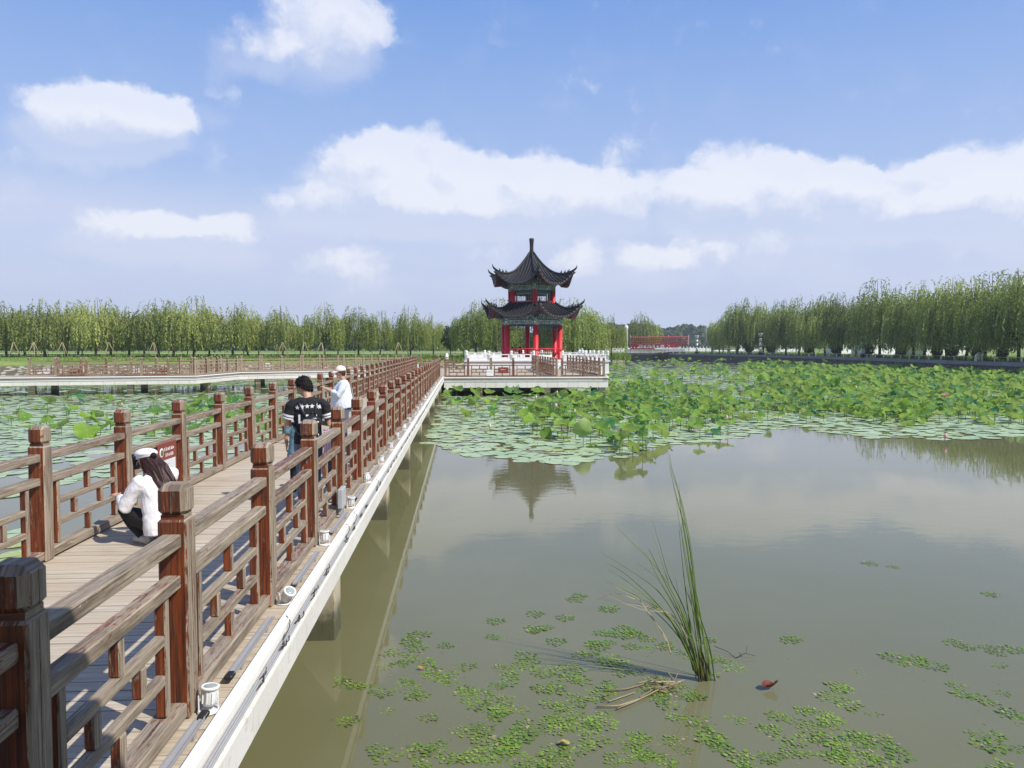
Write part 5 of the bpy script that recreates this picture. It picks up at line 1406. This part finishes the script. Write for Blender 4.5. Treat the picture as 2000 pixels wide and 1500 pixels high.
# ------------------------------------------------------------------ people
M_SKIN = plain('skin', (.56, .32, .21), .5, .08, 30.)
M_HAIRB = plain('black_hair', (.012, .010, .010), .75, .5, 60., spec=.25)
M_HAIRR = plain('dark_brown_hair', (.060, .020, .015), .5, .75, 90., spec=.4)
M_BLACKC = plain('black_cloth', (.010, .010, .013), .85, .2, 20.)
M_WHITEC = plain('white_cloth', (.78, .77, .78), .85, .05, 14., bmp=.3)
M_PALEC = plain('pale_striped_cloth', (.70, .75, .80), .85, .05, 14., bmp=.3)
M_TEALC = plain('teal_cloth', (.14, .27, .33), .85, .1, 30., bmp=.3)
M_JEANS = plain('grey_denim', (.13, .16, .21), .9, .2, 40., bmp=.3)
M_PINKC = plain('pink_cloth', (.62, .28, .36), .85, .2, 9.)
M_CAPC = plain('cream_cap_cloth', (.80, .69, .58), .8, .05, 20.)
M_SHOE = plain('pale_shoe', (.60, .56, .54), .6, .1, 20.)
M_LEATHER = plain('black_leather', (.016, .016, .018), .32, .3, 20., spec=.6)
M_LIP = plain('lips', (.42, .14, .12), .5)
XR = Vector((1, 0, 0))
def organic(mb, name, m, parent, vox=.011, it=5):
    o = mb.build(name, m, parent)
    r = o.modifiers.new('remesh', 'REMESH'); r.mode = 'VOXEL'; r.voxel_size = vox; r.use_smooth_shade = True
    s = o.modifiers.new('smooth', 'SMOOTH'); s.factor = .5; s.iterations = it
    return o
def folds(o, amt=.012, size=.12):
    tx = bpy.data.textures.new('folds', 'CLOUDS'); tx.noise_scale = size; tx.noise_depth = 2
    d = o.modifiers.new('folds', 'DISPLACE'); d.texture = tx; d.strength = amt; d.mid_level = .5; d.texture_coords = 'LOCAL'
def creases(o, amt=.014, size=.16):
    tx = bpy.data.textures.new('creases', 'MARBLE'); tx.noise_scale = size; tx.turbulence = 9; tx.noise_depth = 3
    d = o.modifiers.new('creases', 'DISPLACE'); d.texture = tx; d.strength = amt; d.mid_level = .5; d.texture_coords = 'LOCAL'
def limb(mb, pts, rad, n=10): mb.tube(pts, rad, n, 0, .5)
def hand(mb, w, d, up, side, curl=.5, s=1.):
    """palm, four bent fingers and a thumb; d = pointing direction, up = back of the hand, side = +1 thumb on the d x up side"""
    d = Vector(d).normalized(); up = (Vector(up)-d*d.dot(Vector(up))).normalized(); x = d.cross(up)*side; w = Vector(w)
    p = w+d*.085*s; mb.tube([w-d*.01, w+d*.03*s, p], [(.024*s, .017*s), (.036*s, .016*s), (.038*s, .013*s)], 10, 0, .5, flat=x)
    for i in range(4):
        b = p+x*(.028-.0187*i)*s-d*.004; L = (.068, .078, .072, .056)[i]*s; c1 = curl*.8; dd = d*cos(c1)-up*sin(c1); d2 = d*cos(c1*2)-up*sin(c1*2)
        mb.tube([b-d*.02*s, b, b+dd*L*.5, b+dd*L*.5+d2*L*.5], [.009*s, .0092*s, .0085*s, .0065*s], 7, 0, .5)
    b = w+d*.03*s+x*.03*s; t = (d*.6+x*.65-up*curl*.5).normalized(); mb.tube([b-x*.012*s, b, b+t*.035*s, b+t*.035*s+(t*.5+d*.6).normalized()*.028*s], [.012*s, .0115*s, .0105*s, .008*s], 7, 0, .5)
def head(mb, c, R, s=1.):
    c = Vector(c)
    def fn(v):
        k = 1.
        if v.z < 0: k *= 1-.16*abs(v.x)*min(1, -v.z*1.5)-.05*max(0, -v.y)*(-v.z)
        if v.y > 0: k *= 1-.04*abs(v.z)
        return k
    mb.ell(c, (.076*s, .097*s, .118*s), 0, .5, 20, 14, R, fn)
    mb.ell(c+R @ Vector((0, .055, -.075))*s, (.040*s, .040*s, .036*s), 0, .5, 12, 8, R)          # jaw and chin
    mb.tube([c+R @ Vector((0, .088, .020))*s, c+R @ Vector((0, .112, -.018))*s, c+R @ Vector((0, .092, -.034))*s], [.008*s, .014*s, .010*s], 7, 0, .5)   # nose
    for sx in (-1, 1):
        mb.ell(c+R @ Vector((sx*.077, -.008, -.008))*s, (.010*s, .020*s, .032*s), 0, .5, 8, 8, R)      # ears
        mb.ell(c+R @ Vector((sx*.032, .080, .028))*s, (.024*s, .014*s, .008*s), 0, .5, 8, 6, R)   # brows
def face(parent, c, R, s=1.):
    c = Vector(c); e = MB(1)
    for sx in (-1, 1): e.ell(c+R @ Vector((sx*.031, .089, .008))*s, (.013*s, .006*s, .007*s), 0, .5, 10, 6, R)
    e.build('eye', M_BLACK, parent)
    l = MB(2); l.ell(c+R @ Vector((0, .096, -.058))*s, (.024*s, .007*s, .008*s), 0, .5, 10, 6, R); l.build('mouth', M_LIP, parent)
def short_hair(c, R, parent, m, s=1., vol=1.10, nape=-.35, tufts=True):
    h = MB(3); rr = random.Random(4)
    def fn(v):
        zb = nape if v.y < -.5 else nape+(-.02-nape)*(v.y+.5)/.75 if v.y < .25 else -.02+(v.y-.25)*1.15
        zb += .16*mnoise.noise(v*7)
        kk = min(1, max(0, (v.z-zb+.04)/.16))
        return .80+(vol-.80)*kk+kk*(.05*mnoise.noise(v*9)+.03*mnoise.noise(v*23))
    h.ell(c, (.079*s, .100*s, .121*s), 0, .5, 48, 36, R, fn)
    for _ in range(520 if tufts else 0):        # short tufts that break up the outline and the hairline
        v = Vector((rr.gauss(0, 1), rr.gauss(0, 1), rr.gauss(0, 1))).normalized(); k = fn(v)
        if k < 1.0: continue
        p = Vector(c)+R @ Vector((v.x*.079*s, v.y*.1*s, v.z*.121*s))*(k-.03); n = (R @ v); g = Vector((0, 0, -1))-n*(-n.z)
        d = (n*.12+g*.9+Vector((rr.uniform(-.3, .3), rr.uniform(-.3, .3), rr.uniform(-.2, .3)))).normalized()
        h.tube([p, p+d*.013*s, p+d*.026*s], [.007*s, .005*s, .001], 4, 0, rr.random())
    o = h.build('hair', m, parent); return o
def Rz(a): return Matrix.Rotation(a, 3, 'Z')
def Rx(a): return Matrix.Rotation(a, 3, 'X')
def person(label, loc, rz, group=None): return thing('person', label, 'person', loc, rz, group)
def place(px, py): return W(px, py, ZD)

def standing_legs(mb, hip=.86, sp=.09, k=1., fat=1.):
    for sx in (-1, 1):
        limb(mb, [(sx*sp, 0, hip+.04), (sx*sp, .0, hip*.75), (sx*(sp+.005), .01, .47*k), (sx*(sp+.008), -.01, .28*k), (sx*(sp+.01), -.015, .09)], [.088*fat, .082*fat, .056*fat, .052*fat, .038*fat])
def shoes(parent, sp=.1, m=M_SHOE, s=1., ang=.12):
    mb = MB(4)
    for sx in (-1, 1):
        d = Vector((sx*ang, 1, 0)).normalized(); b = Vector((sx*sp, -.015, 0))
        mb.tube([b-d*.06*s+Vector((0, 0, .04)), b+Vector((0, 0, .048)), b+d*.1*s+Vector((0, 0, .036)), b+d*.18*s+Vector((0, 0, .026))], [(.034*s, .04*s), (.042*s, .05*s), (.046*s, .036*s), (.03*s, .022*s)], 10, 0, .5, True, True, XR)
    return mb.build('shoe', m, parent)

def man():
    c = place(604, 986); t = person('man in black star printed tee with short black hair, wearing a black backpack', c, radians(12))
    hc = Vector((-.045, .05, 1.575)); R = Rz(radians(62)) @ Rx(radians(-24))
    b = MB(1); head(b, hc, R); limb(b, [(0, -.01, 1.36), (-.005, 0, 1.44), (-.03, .03, 1.53)], [.075, .056, .058])
    b.tube([(0, 0, .86), (0, 0, 1.0), (0, 0, 1.2), (0, -.005, 1.36), (0, -.005, 1.41)], [(.15, .10), (.14, .095), (.165, .105), (.16, .08), (.07, .05)], 16, 0, .5, True, True, XR)
    standing_legs(b, .86)
    eL, wL = Vector((-.275, .03, 1.06)), Vector((-.20, .26, 1.07)); eR, wR = Vector((.265, .02, 1.07)), Vector((.13, .26, 1.08))
    for sx, e, w in ((-1, eL, wL), (1, eR, wR)):
        limb(b, [(sx*.15, -.005, 1.35), (sx*.195, -.005, 1.32), e.lerp(Vector((sx*.195, 0, 1.33)), .3), e, e.lerp(w, .45), w], [.05, .05, .045, .037, .036, .025]); hand(b, w, (.3*-sx, 1, .05), (0, 0, 1), -sx, .6)
    organic(b, 'body', M_SKIN, t, .0075, 4)
    s = MB(2)
    s.tube([(0, 0, .82), (0, 0, .9), (0, 0, 1.02), (0, 0, 1.2), (0, -.005, 1.33), (0, -.005, 1.40), (-.005, 0, 1.43)], [(.185, .135), (.18, .13), (.17, .122), (.188, .128), (.190, .108), (.13, .085), (.078, .066)], 20, 0, .5, True, True, XR)
    for sx, e in ((-1, eL), (1, eR)):
        a = Vector((sx*.16, -.005, 1.365)); limb(s, [a, Vector((sx*.205, -.003, 1.33)), Vector((sx*.205, 0, 1.33)).lerp(e, .66)], [.072, .076, .075], 12)
    s.tube([(-.20, -.004, 1.335), (-.1, -.004, 1.372), (.1, -.004, 1.372), (.20, -.004, 1.335)], [.070, .068, .068, .070], 14, 0, .5)
    sh = organic(s, 'shirt', M_BLACKC, t, .009, 3); folds(sh, .010, .1); creases(sh, .010, .16)
    # white print: stars across the shoulders, block letters below, two stripes round each sleeve
    p = MB(3)
    def back(x, z):
        a, bb = (.19, .112+.02*max(0, (1.33-z)/.13)); return -bb*sqrt(max(.05, 1-(x/a)**2))-.007
    def star(x, z, s):
        pts = [(x+s*(1 if k % 2 == 0 else .42)*sin(k*pi/5), z+s*(1 if k % 2 == 0 else .42)*cos(k*pi/5)) for k in range(10)]
        cc = (x, back(x, z)-.003, z)
        for k in range(10):
            a, c2 = pts[k], pts[(k+1) % 10]; p.poly([cc, (c2[0], back(c2[0], c2[1]), c2[1]), (a[0], back(a[0], a[1]), a[1])][::-1], 0, .5)
    for x, z in ((-.135, 1.305), (-.075, 1.318), (-.012, 1.322), (.05, 1.322), (.11, 1.318), (.15, 1.31)): star(x, z, .034)
    def bar(x0, x1, z0, z1):
        n = 3
        for k in range(n):
            a, c2 = x0+(x1-x0)*k/n, x0+(x1-x0)*(k+1)/n; p.quad((a, back(a, z0), z0), (c2, back(c2, z0), z0), (c2, back(c2, z1), z1), (a, back(a, z1), z1))
    bar(-.125, -.10, 1.10, 1.215); bar(-.125, -.055, 1.10, 1.125); bar(-.03, .0, 1.19, 1.215); bar(.0, .03, 1.185, 1.215); bar(.06, .08, 1.11, 1.215); bar(.08, .11, 1.185, 1.215)
    p.build('shirt_print', M_WHITEC, sh)
    st = MB(4)
    for sx, e in ((-1, eL), (1, eR)):
        a = Vector((sx*.205, 0, 1.33))
        for u0, u1 in ((.42, .52), (.56, .64)): st.tube([a.lerp(e, u0), a.lerp(e, u1)], .084, 18, 0, .5, False)
    st.build('sleeve_stripe', M_WHITEC, sh)
    tr = MB(5); tr.tube([(0, 0, .80), (0, 0, .92)], [(.165, .12), (.155, .115)], 16, 0, .5, True, True, XR); standing_legs(tr, .84, .092, 1., 1.12); organic(tr, 'trousers', M_JEANS, t, .010, 4)
    short_hair(hc, R, t, M_HAIRB, 1.02, 1.14, -.78); face(t, hc, R); shoes(t, .1)
    g = MB(6)
    for sx in (-1, 1):
        cx = hc+R @ Vector((sx*.034, .106, .006))
        g.tube([cx+R @ Vector((.026*cos(a), 0, .019*sin(a))) for a in [2*pi*k/12 for k in range(13)]], .0028, 5, 0, .5); g.tube([cx+R @ Vector((sx*.026, 0, .008)), hc+R @ Vector((sx*.082, 0, .012))], .0026, 5)
    g.tube([hc+R @ Vector((-.01, .108, .01)), hc+R @ Vector((.01, .108, .01))], .0025, 5); g.build('glasses', M_BLACK, t)
    # backpack on his back
    k = thing('backpack', 'small black leather backpack with pale charms on the back of the man', 'backpack', c, radians(12))
    m = MB(7); m.box(-.075, .165, -.255, -.125, .86, 1.17, 0, .5, None, .045); m.ell((.045, -.19, 1.15), (.115, .07, .06)); organic(m, 'bag', M_LEATHER, k, .009, 4)
    m = MB(8); m.box(-.05, .14, -.287, -.245, .89, 1.03, 0, .5, None, .018); m.build('pocket', M_LEATHER, k)
    m = MB(9)
    for pts in (((-.02, -.13, 1.16), (-.06, -.128, 1.24), (-.105, -.10, 1.34), (-.125, -.04, 1.405), (-.125, .05, 1.39)), ((.08, -.13, 1.16), (.09, -.128, 1.24), (.105, -.105, 1.34), (.115, -.04, 1.41), (.115, .05, 1.39)), ((-.06, -.17, .92), (-.15, -.11, 1.0), (-.2, -.02, 1.1))): m.tube(pts, [(.017, .005)]*len(pts), 8, 0, .8, True, True, XR)
    m.tube([(.02, -.15, 1.2), (.03, -.16, 1.245), (.06, -.16, 1.245), (.07, -.15, 1.2)], .007, 6); m.build('strap', M_LEATHER, k)
    m = MB(10); r = random.Random(2)
    for i in range(9): m.ell((r.uniform(-.03, .13), -.262 if i < 5 else -.29, r.uniform(1.05, 1.13) if i < 5 else r.uniform(.9, 1.02)), (.008, .004, .012), 0, .5, 8, 6)
    m.build('charm', M_WHITE, k)
man()

def crouching():
    c = place(306, 1060); rz = atan2(.78, .62)
    t = person('crouching woman in white jacket and white beret with long brown hair, photographing', c, rz)
    hc = Vector((-.01, .13, .865)); R = Rz(radians(4)) @ Rx(radians(-14))
    hip = Vector((0, -.07, .26)); b = MB(1); head(b, hc, R, .97); limb(b, [(0, .02, .66), (0, .05, .74), (-.005, .09, .82)], [.07, .05, .05])
    b.tube([hip, (0, -.06, .42), (0, -.02, .58), (0, .01, .69), (0, .025, .73)], [(.15, .13), (.125, .1), (.145, .1), (.15, .08), (.06, .05)], 16, 0, .5, True, True, XR)
    legs = [((-.09, -.05, .24), (-.17, .33, .33), (-.10, .09, .09)), ((.09, -.05, .25), (.16, .33, .42), (.11, .10, .09))]
    for h, k, a in legs: limb(b, [h, Vector(h).lerp(Vector(k), .5), k, Vector(k).lerp(Vector(a), .45), a], [.09, .085, .06, .055, .036])
    sL, eL, wL = Vector((-.17, .01, .67)), Vector((-.27, .13, .43)), Vector((-.20, .36, .50)); sR, eR, wR = Vector((.17, .01, .69)), Vector((.30, .17, .68)), Vector((.08, .31, .80))
    limb(b, [sL, sL.lerp(eL, .5), eL, eL.lerp(wL, .5), wL], [.045, .042, .036, .033, .024]); limb(b, [sR, sR.lerp(eR, .5), eR, eR.lerp(wR, .5), wR], [.045, .042, .036, .033, .024])
    hand(b, wL, (-.15, 1, .12), (-.3, 0, 1), 1, .35, .95); hand(b, wR, (-.75, .35, .35), (.2, 1, 0), 1, 1.0, .95)
    organic(b, 'body', M_SKIN, t, .0065, 3)
    s = MB(2)
    s.tube([(0, -.12, .12), (0, -.115, .2), (0, -.09, .34), (0, -.05, .48), (0, -.01, .60), (0, .015, .69), (0, .03, .735), (0, .05, .755)], [(.20, .145), (.205, .15), (.185, .145), (.178, .14), (.182, .128), (.165, .10), (.09, .07), (.062, .055)], 20, 0, .5, True, True, XR)
    limb(s, [Vector((-.13, .01, .69)), sL, sL.lerp(eL, .5), eL+Vector((-.0, -.01, -.01)), eL.lerp(wL, .45), eL.lerp(wL, .78)], [.07, .078, .076, .074, .062, .050], 12); limb(s, [Vector((.13, .01, .69)), sR, sR.lerp(eR, .5), eR, eR.lerp(wR, .4), eR.lerp(wR, .75)], [.07, .08, .082, .085, .07, .052], 12)
    j = organic(s, 'jacket', M_WHITEC, t, .009, 3); folds(j, .018, .17); creases(j, .011, .22)
    tr = MB(3)
    for h, k, a in legs: limb(tr, [h, Vector(h).lerp(Vector(k), .5), k, Vector(k).lerp(Vector(a), .45), Vector(a)+Vector((0, 0, .0))], [.105, .10, .074, .072, .055])
    tr.tube([(0, -.1, .2), (0, -.05, .34)], [(.15, .12), (.15, .12)], 14, 0, .5, True, True, XR); organic(tr, 'trousers', M_BLACKC, t, .010, 4)
    sh = MB(4)
    for (h, k, a) in legs:
        a = Vector((a[0], a[1], 0)); sh.tube([a+Vector((0, -.07, .04)), a+Vector((0, .0, .05)), a+Vector((0, .09, .038)), a+Vector((0, .16, .026))], [(.034, .038), (.042, .05), (.044, .036), (.03, .022)], 10, 0, .5, True, True, XR)
    sh.build('shoe', M_SHOE, t)
    h = MB(5); r = random.Random(3)
    def fn(v):
        if v.y > .2 and v.z < .45: return .8
        return 1.1
    h.ell(hc, (.079, .1, .12), 0, .5, 22, 16, R, fn)
    h.tube([hc+R @ Vector((0, -.05, .0)), hc+Vector((.01, -.13, -.10)), Vector((.04, -.17, .62)), Vector((.065, -.175, .5))], [(.085, .06), (.10, .045), (.095, .035), (.03, .02)], 12, 0, .5, True, True, XR)
    for i in range(60):
        a = -pi*.5+r.uniform(-1.5, 1.25); st = hc+R @ Vector((.078*cos(a), .092*sin(a), r.uniform(-.02, .07)))
        e = Vector((.055+r.uniform(-.07, .10), -.15+r.uniform(-.05, .03), .50+r.uniform(-.07, .12))); m1 = st.lerp(e, .4)+Vector((0, -.055, .03)); m2 = st.lerp(e, .75)+Vector((0, -.05, 0))
        h.tube([st, m1, m2, e], [.014, .016, .013, .004], 6, 0, .5)
    organic(h, 'hair', M_HAIRR, t, .0065, 2)
    k = MB(6); kc = hc+R @ Vector((0, -.125, .045)); k.ell(kc, (.034, .03, .035), 0, .5, 12, 8); k.build('hair_bun', M_HAIRB, t)
    be = MB(7); M3 = R @ Rx(radians(10)); be.ell(hc+R @ Vector((0, .0, .085)), (.112, .132, .06), 0, .5, 24, 14, M3, lambda v: (1+.05*sin(8*atan2(v.y, v.x))*max(0, v.z))*(1 if v.z > -.2 else .93))
    be.tube([hc+R @ Vector((.088*cos(a), .106*sin(a), .055)) for a in [2*pi*q/16 for q in range(17)]], .014, 7, 0, .5); bo = be.build('beret', M_WHITEC, t)
    face(t, hc, R, .97)
    ph = thing('phone', 'black phone held up in front of the face of the crouching woman', 'phone', c, rz); m = MB(8)
    M = Matrix.Translation((-.02, .335, .85)) @ Matrix.Rotation(radians(-12), 4, 'X'); m.box(-.04, .04, -.005, .005, -.085, .085, 0, .5, M, .004); m.build('case', M_BLACK, ph)
    m = MB(9); m.box(-.036, .036, -.0065, -.0052, -.078, .078, 0, .5, M); m.build('screen', M_LEATHER, ph)
crouching()

def cap_woman():
    c = place(672, 871); rz = radians(98)
    t = person('stout woman in pale shirt and cream cap, looking at a phone on the bridge', c, rz)
    hc = Vector((0, .06, 1.555)); R = Rx(radians(-10)) @ Rz(radians(8)); b = MB(1); head(b, hc, R); limb(b, [(0, -.01, 1.34), (0, .01, 1.42), (0, .045, 1.50)], [.055, .054, .058])
    b.tube([(0, 0, .82), (0, .02, 1.0), (0, .02, 1.2), (0, -.01, 1.34), (0, -.01, 1.38)], [(.17, .16), (.16, .16), (.17, .13), (.13, .07), (.05, .04)], 16, 0, .5, True, True, XR); standing_legs(b, .84, .1, 1., 1.1)
    arms = []
    for sx in (-1, 1):
        s, e, w = Vector((sx*.19, -.02, 1.34)), Vector((sx*.25, .10, 1.10)), Vector((sx*.07, .36, 1.22)); arms.append((s, e, w))
        limb(b, [s, s.lerp(e, .5), e, e.lerp(w, .5), w], [.055, .05, .042, .038, .026]); hand(b, w, (-.2*sx, .8, .5), (0, -.5, 1), -sx, .7)
    organic(b, 'body', M_SKIN, t, .008, 4)
    s = MB(2); s.tube([(0, .01, .80), (0, .03, .92), (0, .04, 1.06), (0, .03, 1.2), (0, -.01, 1.33), (0, -.01, 1.40)], [(.235, .24), (.23, .235), (.215, .22), (.205, .19), (.19, .125), (.085, .07)], 20, 0, .5, True, True, XR)
    for (a, e, w) in arms: limb(s, [a+Vector((0, 0, .01)), a.lerp(e, .5), e, e.lerp(w, .5)], [.078, .082, .08, .062], 12)
    sh = organic(s, 'shirt', M_PALEC, t, .011, 4); folds(sh, .014, .13); creases(sh, .006, .22)
    tr = MB(3); tr.tube([(0, 0, .74), (0, 0, .9)], [(.19, .17), (.18, .16)], 16, 0, .5, True, True, XR); standing_legs(tr, .8, .1, 1., 1.3); organic(tr, 'trousers', M_JEANS, t, .012, 4); shoes(t, .11)
    short_hair(hc, R, t, M_HAIRR, 1., 1.1, -.75, False); face(t, hc, R)
    cp = MB(4)
    cp.ell(hc+Vector((0, -.005, .04)), (.094, .118, .112), 0, .5, 24, 14, R, lambda v: 1. if v.z > -.12 else .75)
    q = [hc+R @ Vector((.075*sin(a), .10*cos(a), .05)) for a in [-1.1+2.2*k/8 for k in range(9)]]; q2 = [hc+R @ Vector((.085*sin(a), .10*cos(a)+.09*cos(a*1.2), .035-.012*abs(sin(a)))) for a in [-1.1+2.2*k/8 for k in range(9)]]
    for k in range(8): cp.quad(q[k], q[k+1], q2[k+1], q2[k], 0, .5, True); dn = Vector((0, 0, .006)); cp.quad(q2[k]-dn, q2[k+1]-dn, q[k+1]-dn, q[k]-dn, 0, .5, True); cp.quad(q2[k], q2[k+1], q2[k+1]-dn, q2[k]-dn, 0, .5)
    cp.build('cap', M_CAPC, t)
    ph = thing('phone', 'dark phone in the hands of the woman with the cream cap', 'phone', c, rz); m = MB(8); m.box(-.036, .036, -.005, .005, -.075, .075, 0, .5, Matrix.Translation((0, .45, 1.30)) @ Matrix.Rotation(radians(-40), 4, 'X'), .004); m.build('case', M_BLACK, ph)
cap_woman()

def child(label, px, d, h, rz, top, bottom, hair, skirt=False):
    k = h/1.68; p = DY(px, 677, d); t = thing('person', label, 'person', (p.x, d, ZD), rz); t.scale = (k, k, k)
    hc = Vector((0, .02, 1.555)); R = Rx(radians(-20)); b = MB(1); head(b, hc, R, 1.12); limb(b, [(0, 0, 1.32), (0, .0, 1.40), (0, .02, 1.50)], [.065, .05, .052])
    b.tube([(0, 0, .84), (0, 0, 1.0), (0, 0, 1.2), (0, 0, 1.33), (0, 0, 1.37)], [(.14, .10), (.13, .095), (.15, .1), (.14, .075), (.06, .045)], 14, 0, .5, True, True, XR); standing_legs(b, .84, .085)
    for sx in (-1, 1):
        s, e, w = Vector((sx*.165, 0, 1.31)), Vector((sx*.22, .02, 1.06)), Vector((sx*.19, .16, .9)); limb(b, [s, s.lerp(e, .5), e, e.lerp(w, .5), w], [.045, .04, .034, .032, .023]); hand(b, w, (0, .6, -.8), (sx, 0, 0), 1, .4)
    organic(b, 'body', M_SKIN, t, .010, 4)
    s = MB(2); s.tube([(0, 0, .70), (0, 0, .85), (0, 0, 1.02), (0, 0, 1.2), (0, 0, 1.31), (0, 0, 1.37)], [(.22, .17), (.19, .15), (.165, .13), (.17, .125), (.165, .10), (.075, .06)], 18, 0, .5, True, True, XR)
    for sx in (-1, 1): limb(s, [(sx*.14, 0, 1.32), (sx*.18, 0, 1.29), (sx*.205, .01, 1.15)], [.06, .064, .066])
    folds(organic(s, 'top', top, t, .011, 4), .02, .1)
    tr = MB(3); standing_legs(tr, .8, .088, 1., 1.25); tr.tube([(0, 0, .72), (0, 0, .9)], [(.16, .12), (.15, .11)], 14, 0, .5, True, True, XR); organic(tr, 'trousers', bottom, t, .011, 4)
    short_hair(hc, R, t, hair, 1.14, 1.1, -.8); face(t, hc, R, 1.12); shoes(t, .095)
def stripe_mat():
    m, t, b = mat('pink_striped_cloth'); co = t.N('ShaderNodeSeparateXYZ', t.N('ShaderNodeTexCoord').outputs['Object'])
    a = t.M('SINE', t.M('MULTIPLY', co.outputs[0], 95.)); t.put(b.inputs['Base Color'], t.mix(t.smooth(a, -.2, .2), (.72, .32, .40), (.78, .74, .74))); b.inputs['Roughness'].default_value = .9; return m
child('child in long teal top and black trousers, half hidden by the man', 581, 10.9, 1.30, radians(20), M_TEALC, M_BLACKC, M_HAIRB)
child('small child in pink striped top, half hidden behind the man and the red post', 646, 11.2, 1.12, radians(-10), stripe_mat(), M_JEANS, M_HAIRR)
for i, px in enumerate((1000.5, 1016)):
    p = DY(px, 677, 81.9); t = thing('person', ['dark haired visitor sitting in the pavilion by the left column', 'dark haired visitor sitting in the pavilion nearer its middle column'][i], 'person', (p.x, 81.9, TZ+.02), .3*i)
    hc = Vector((0, .02, 1.16)); b = MB(1); head(b, hc, Rz(.2)); limb(b, [(0, 0, .95), (0, 0, 1.08)], [.06, .05]); b.tube([(0, 0, .45), (0, 0, .7), (0, 0, .95)], [(.16, .12), (.15, .11), (.12, .08)], 12, 0, .5, True, True, XR)
    for sx in (-1, 1): limb(b, [(sx*.09, 0, .5), (sx*.1, .4, .5), (sx*.1, .42, .08)], [.08, .06, .04]); limb(b, [(sx*.16, 0, .92), (sx*.2, .05, .66), (sx*.1, .26, .6)], [.045, .038, .025])
    organic(b, 'body', M_SKIN, t, .02, 3); s = MB(2); s.tube([(0, 0, .46), (0, 0, .7), (0, 0, .9), (0, 0, 1.0)], [(.19, .15), (.175, .13), (.17, .1), (.08, .06)], 14, 0, .5, True, True, XR)
    for sx in (-1, 1): limb(s, [(sx*.15, 0, .92), (sx*.2, .05, .68)], [.06, .055])
    organic(s, 'shirt', M_BLACKC if i else M_WHITEC, t, .02, 3); short_hair(hc, Rz(.2), t, M_HAIRB, 1.05, 1.15, -.7)
# ------------------------------------------------------------------ haze: thin even air round the whole scene
def haze(density):
    m = bpy.data.materials.new('thin_air'); m.use_nodes = True; t = NT(m.node_tree); t.n.clear()
    v = t.N('ShaderNodeVolumePrincipled', inp={'Color': (.86, .92, 1., 1), 'Density': density, 'Anisotropy': .3})
    o = t.N('ShaderNodeOutputMaterial'); t.l.new(v.outputs[0], o.inputs['Volume'])
    mb = MB(1); mb.box(-1050, 1100, -1000, 1150, -1.8, 48, 0, .5)
    mb.build('haze', m, kind='stuff')['label'] = 'thin pale haze in the air over the pond'
haze(.00042)
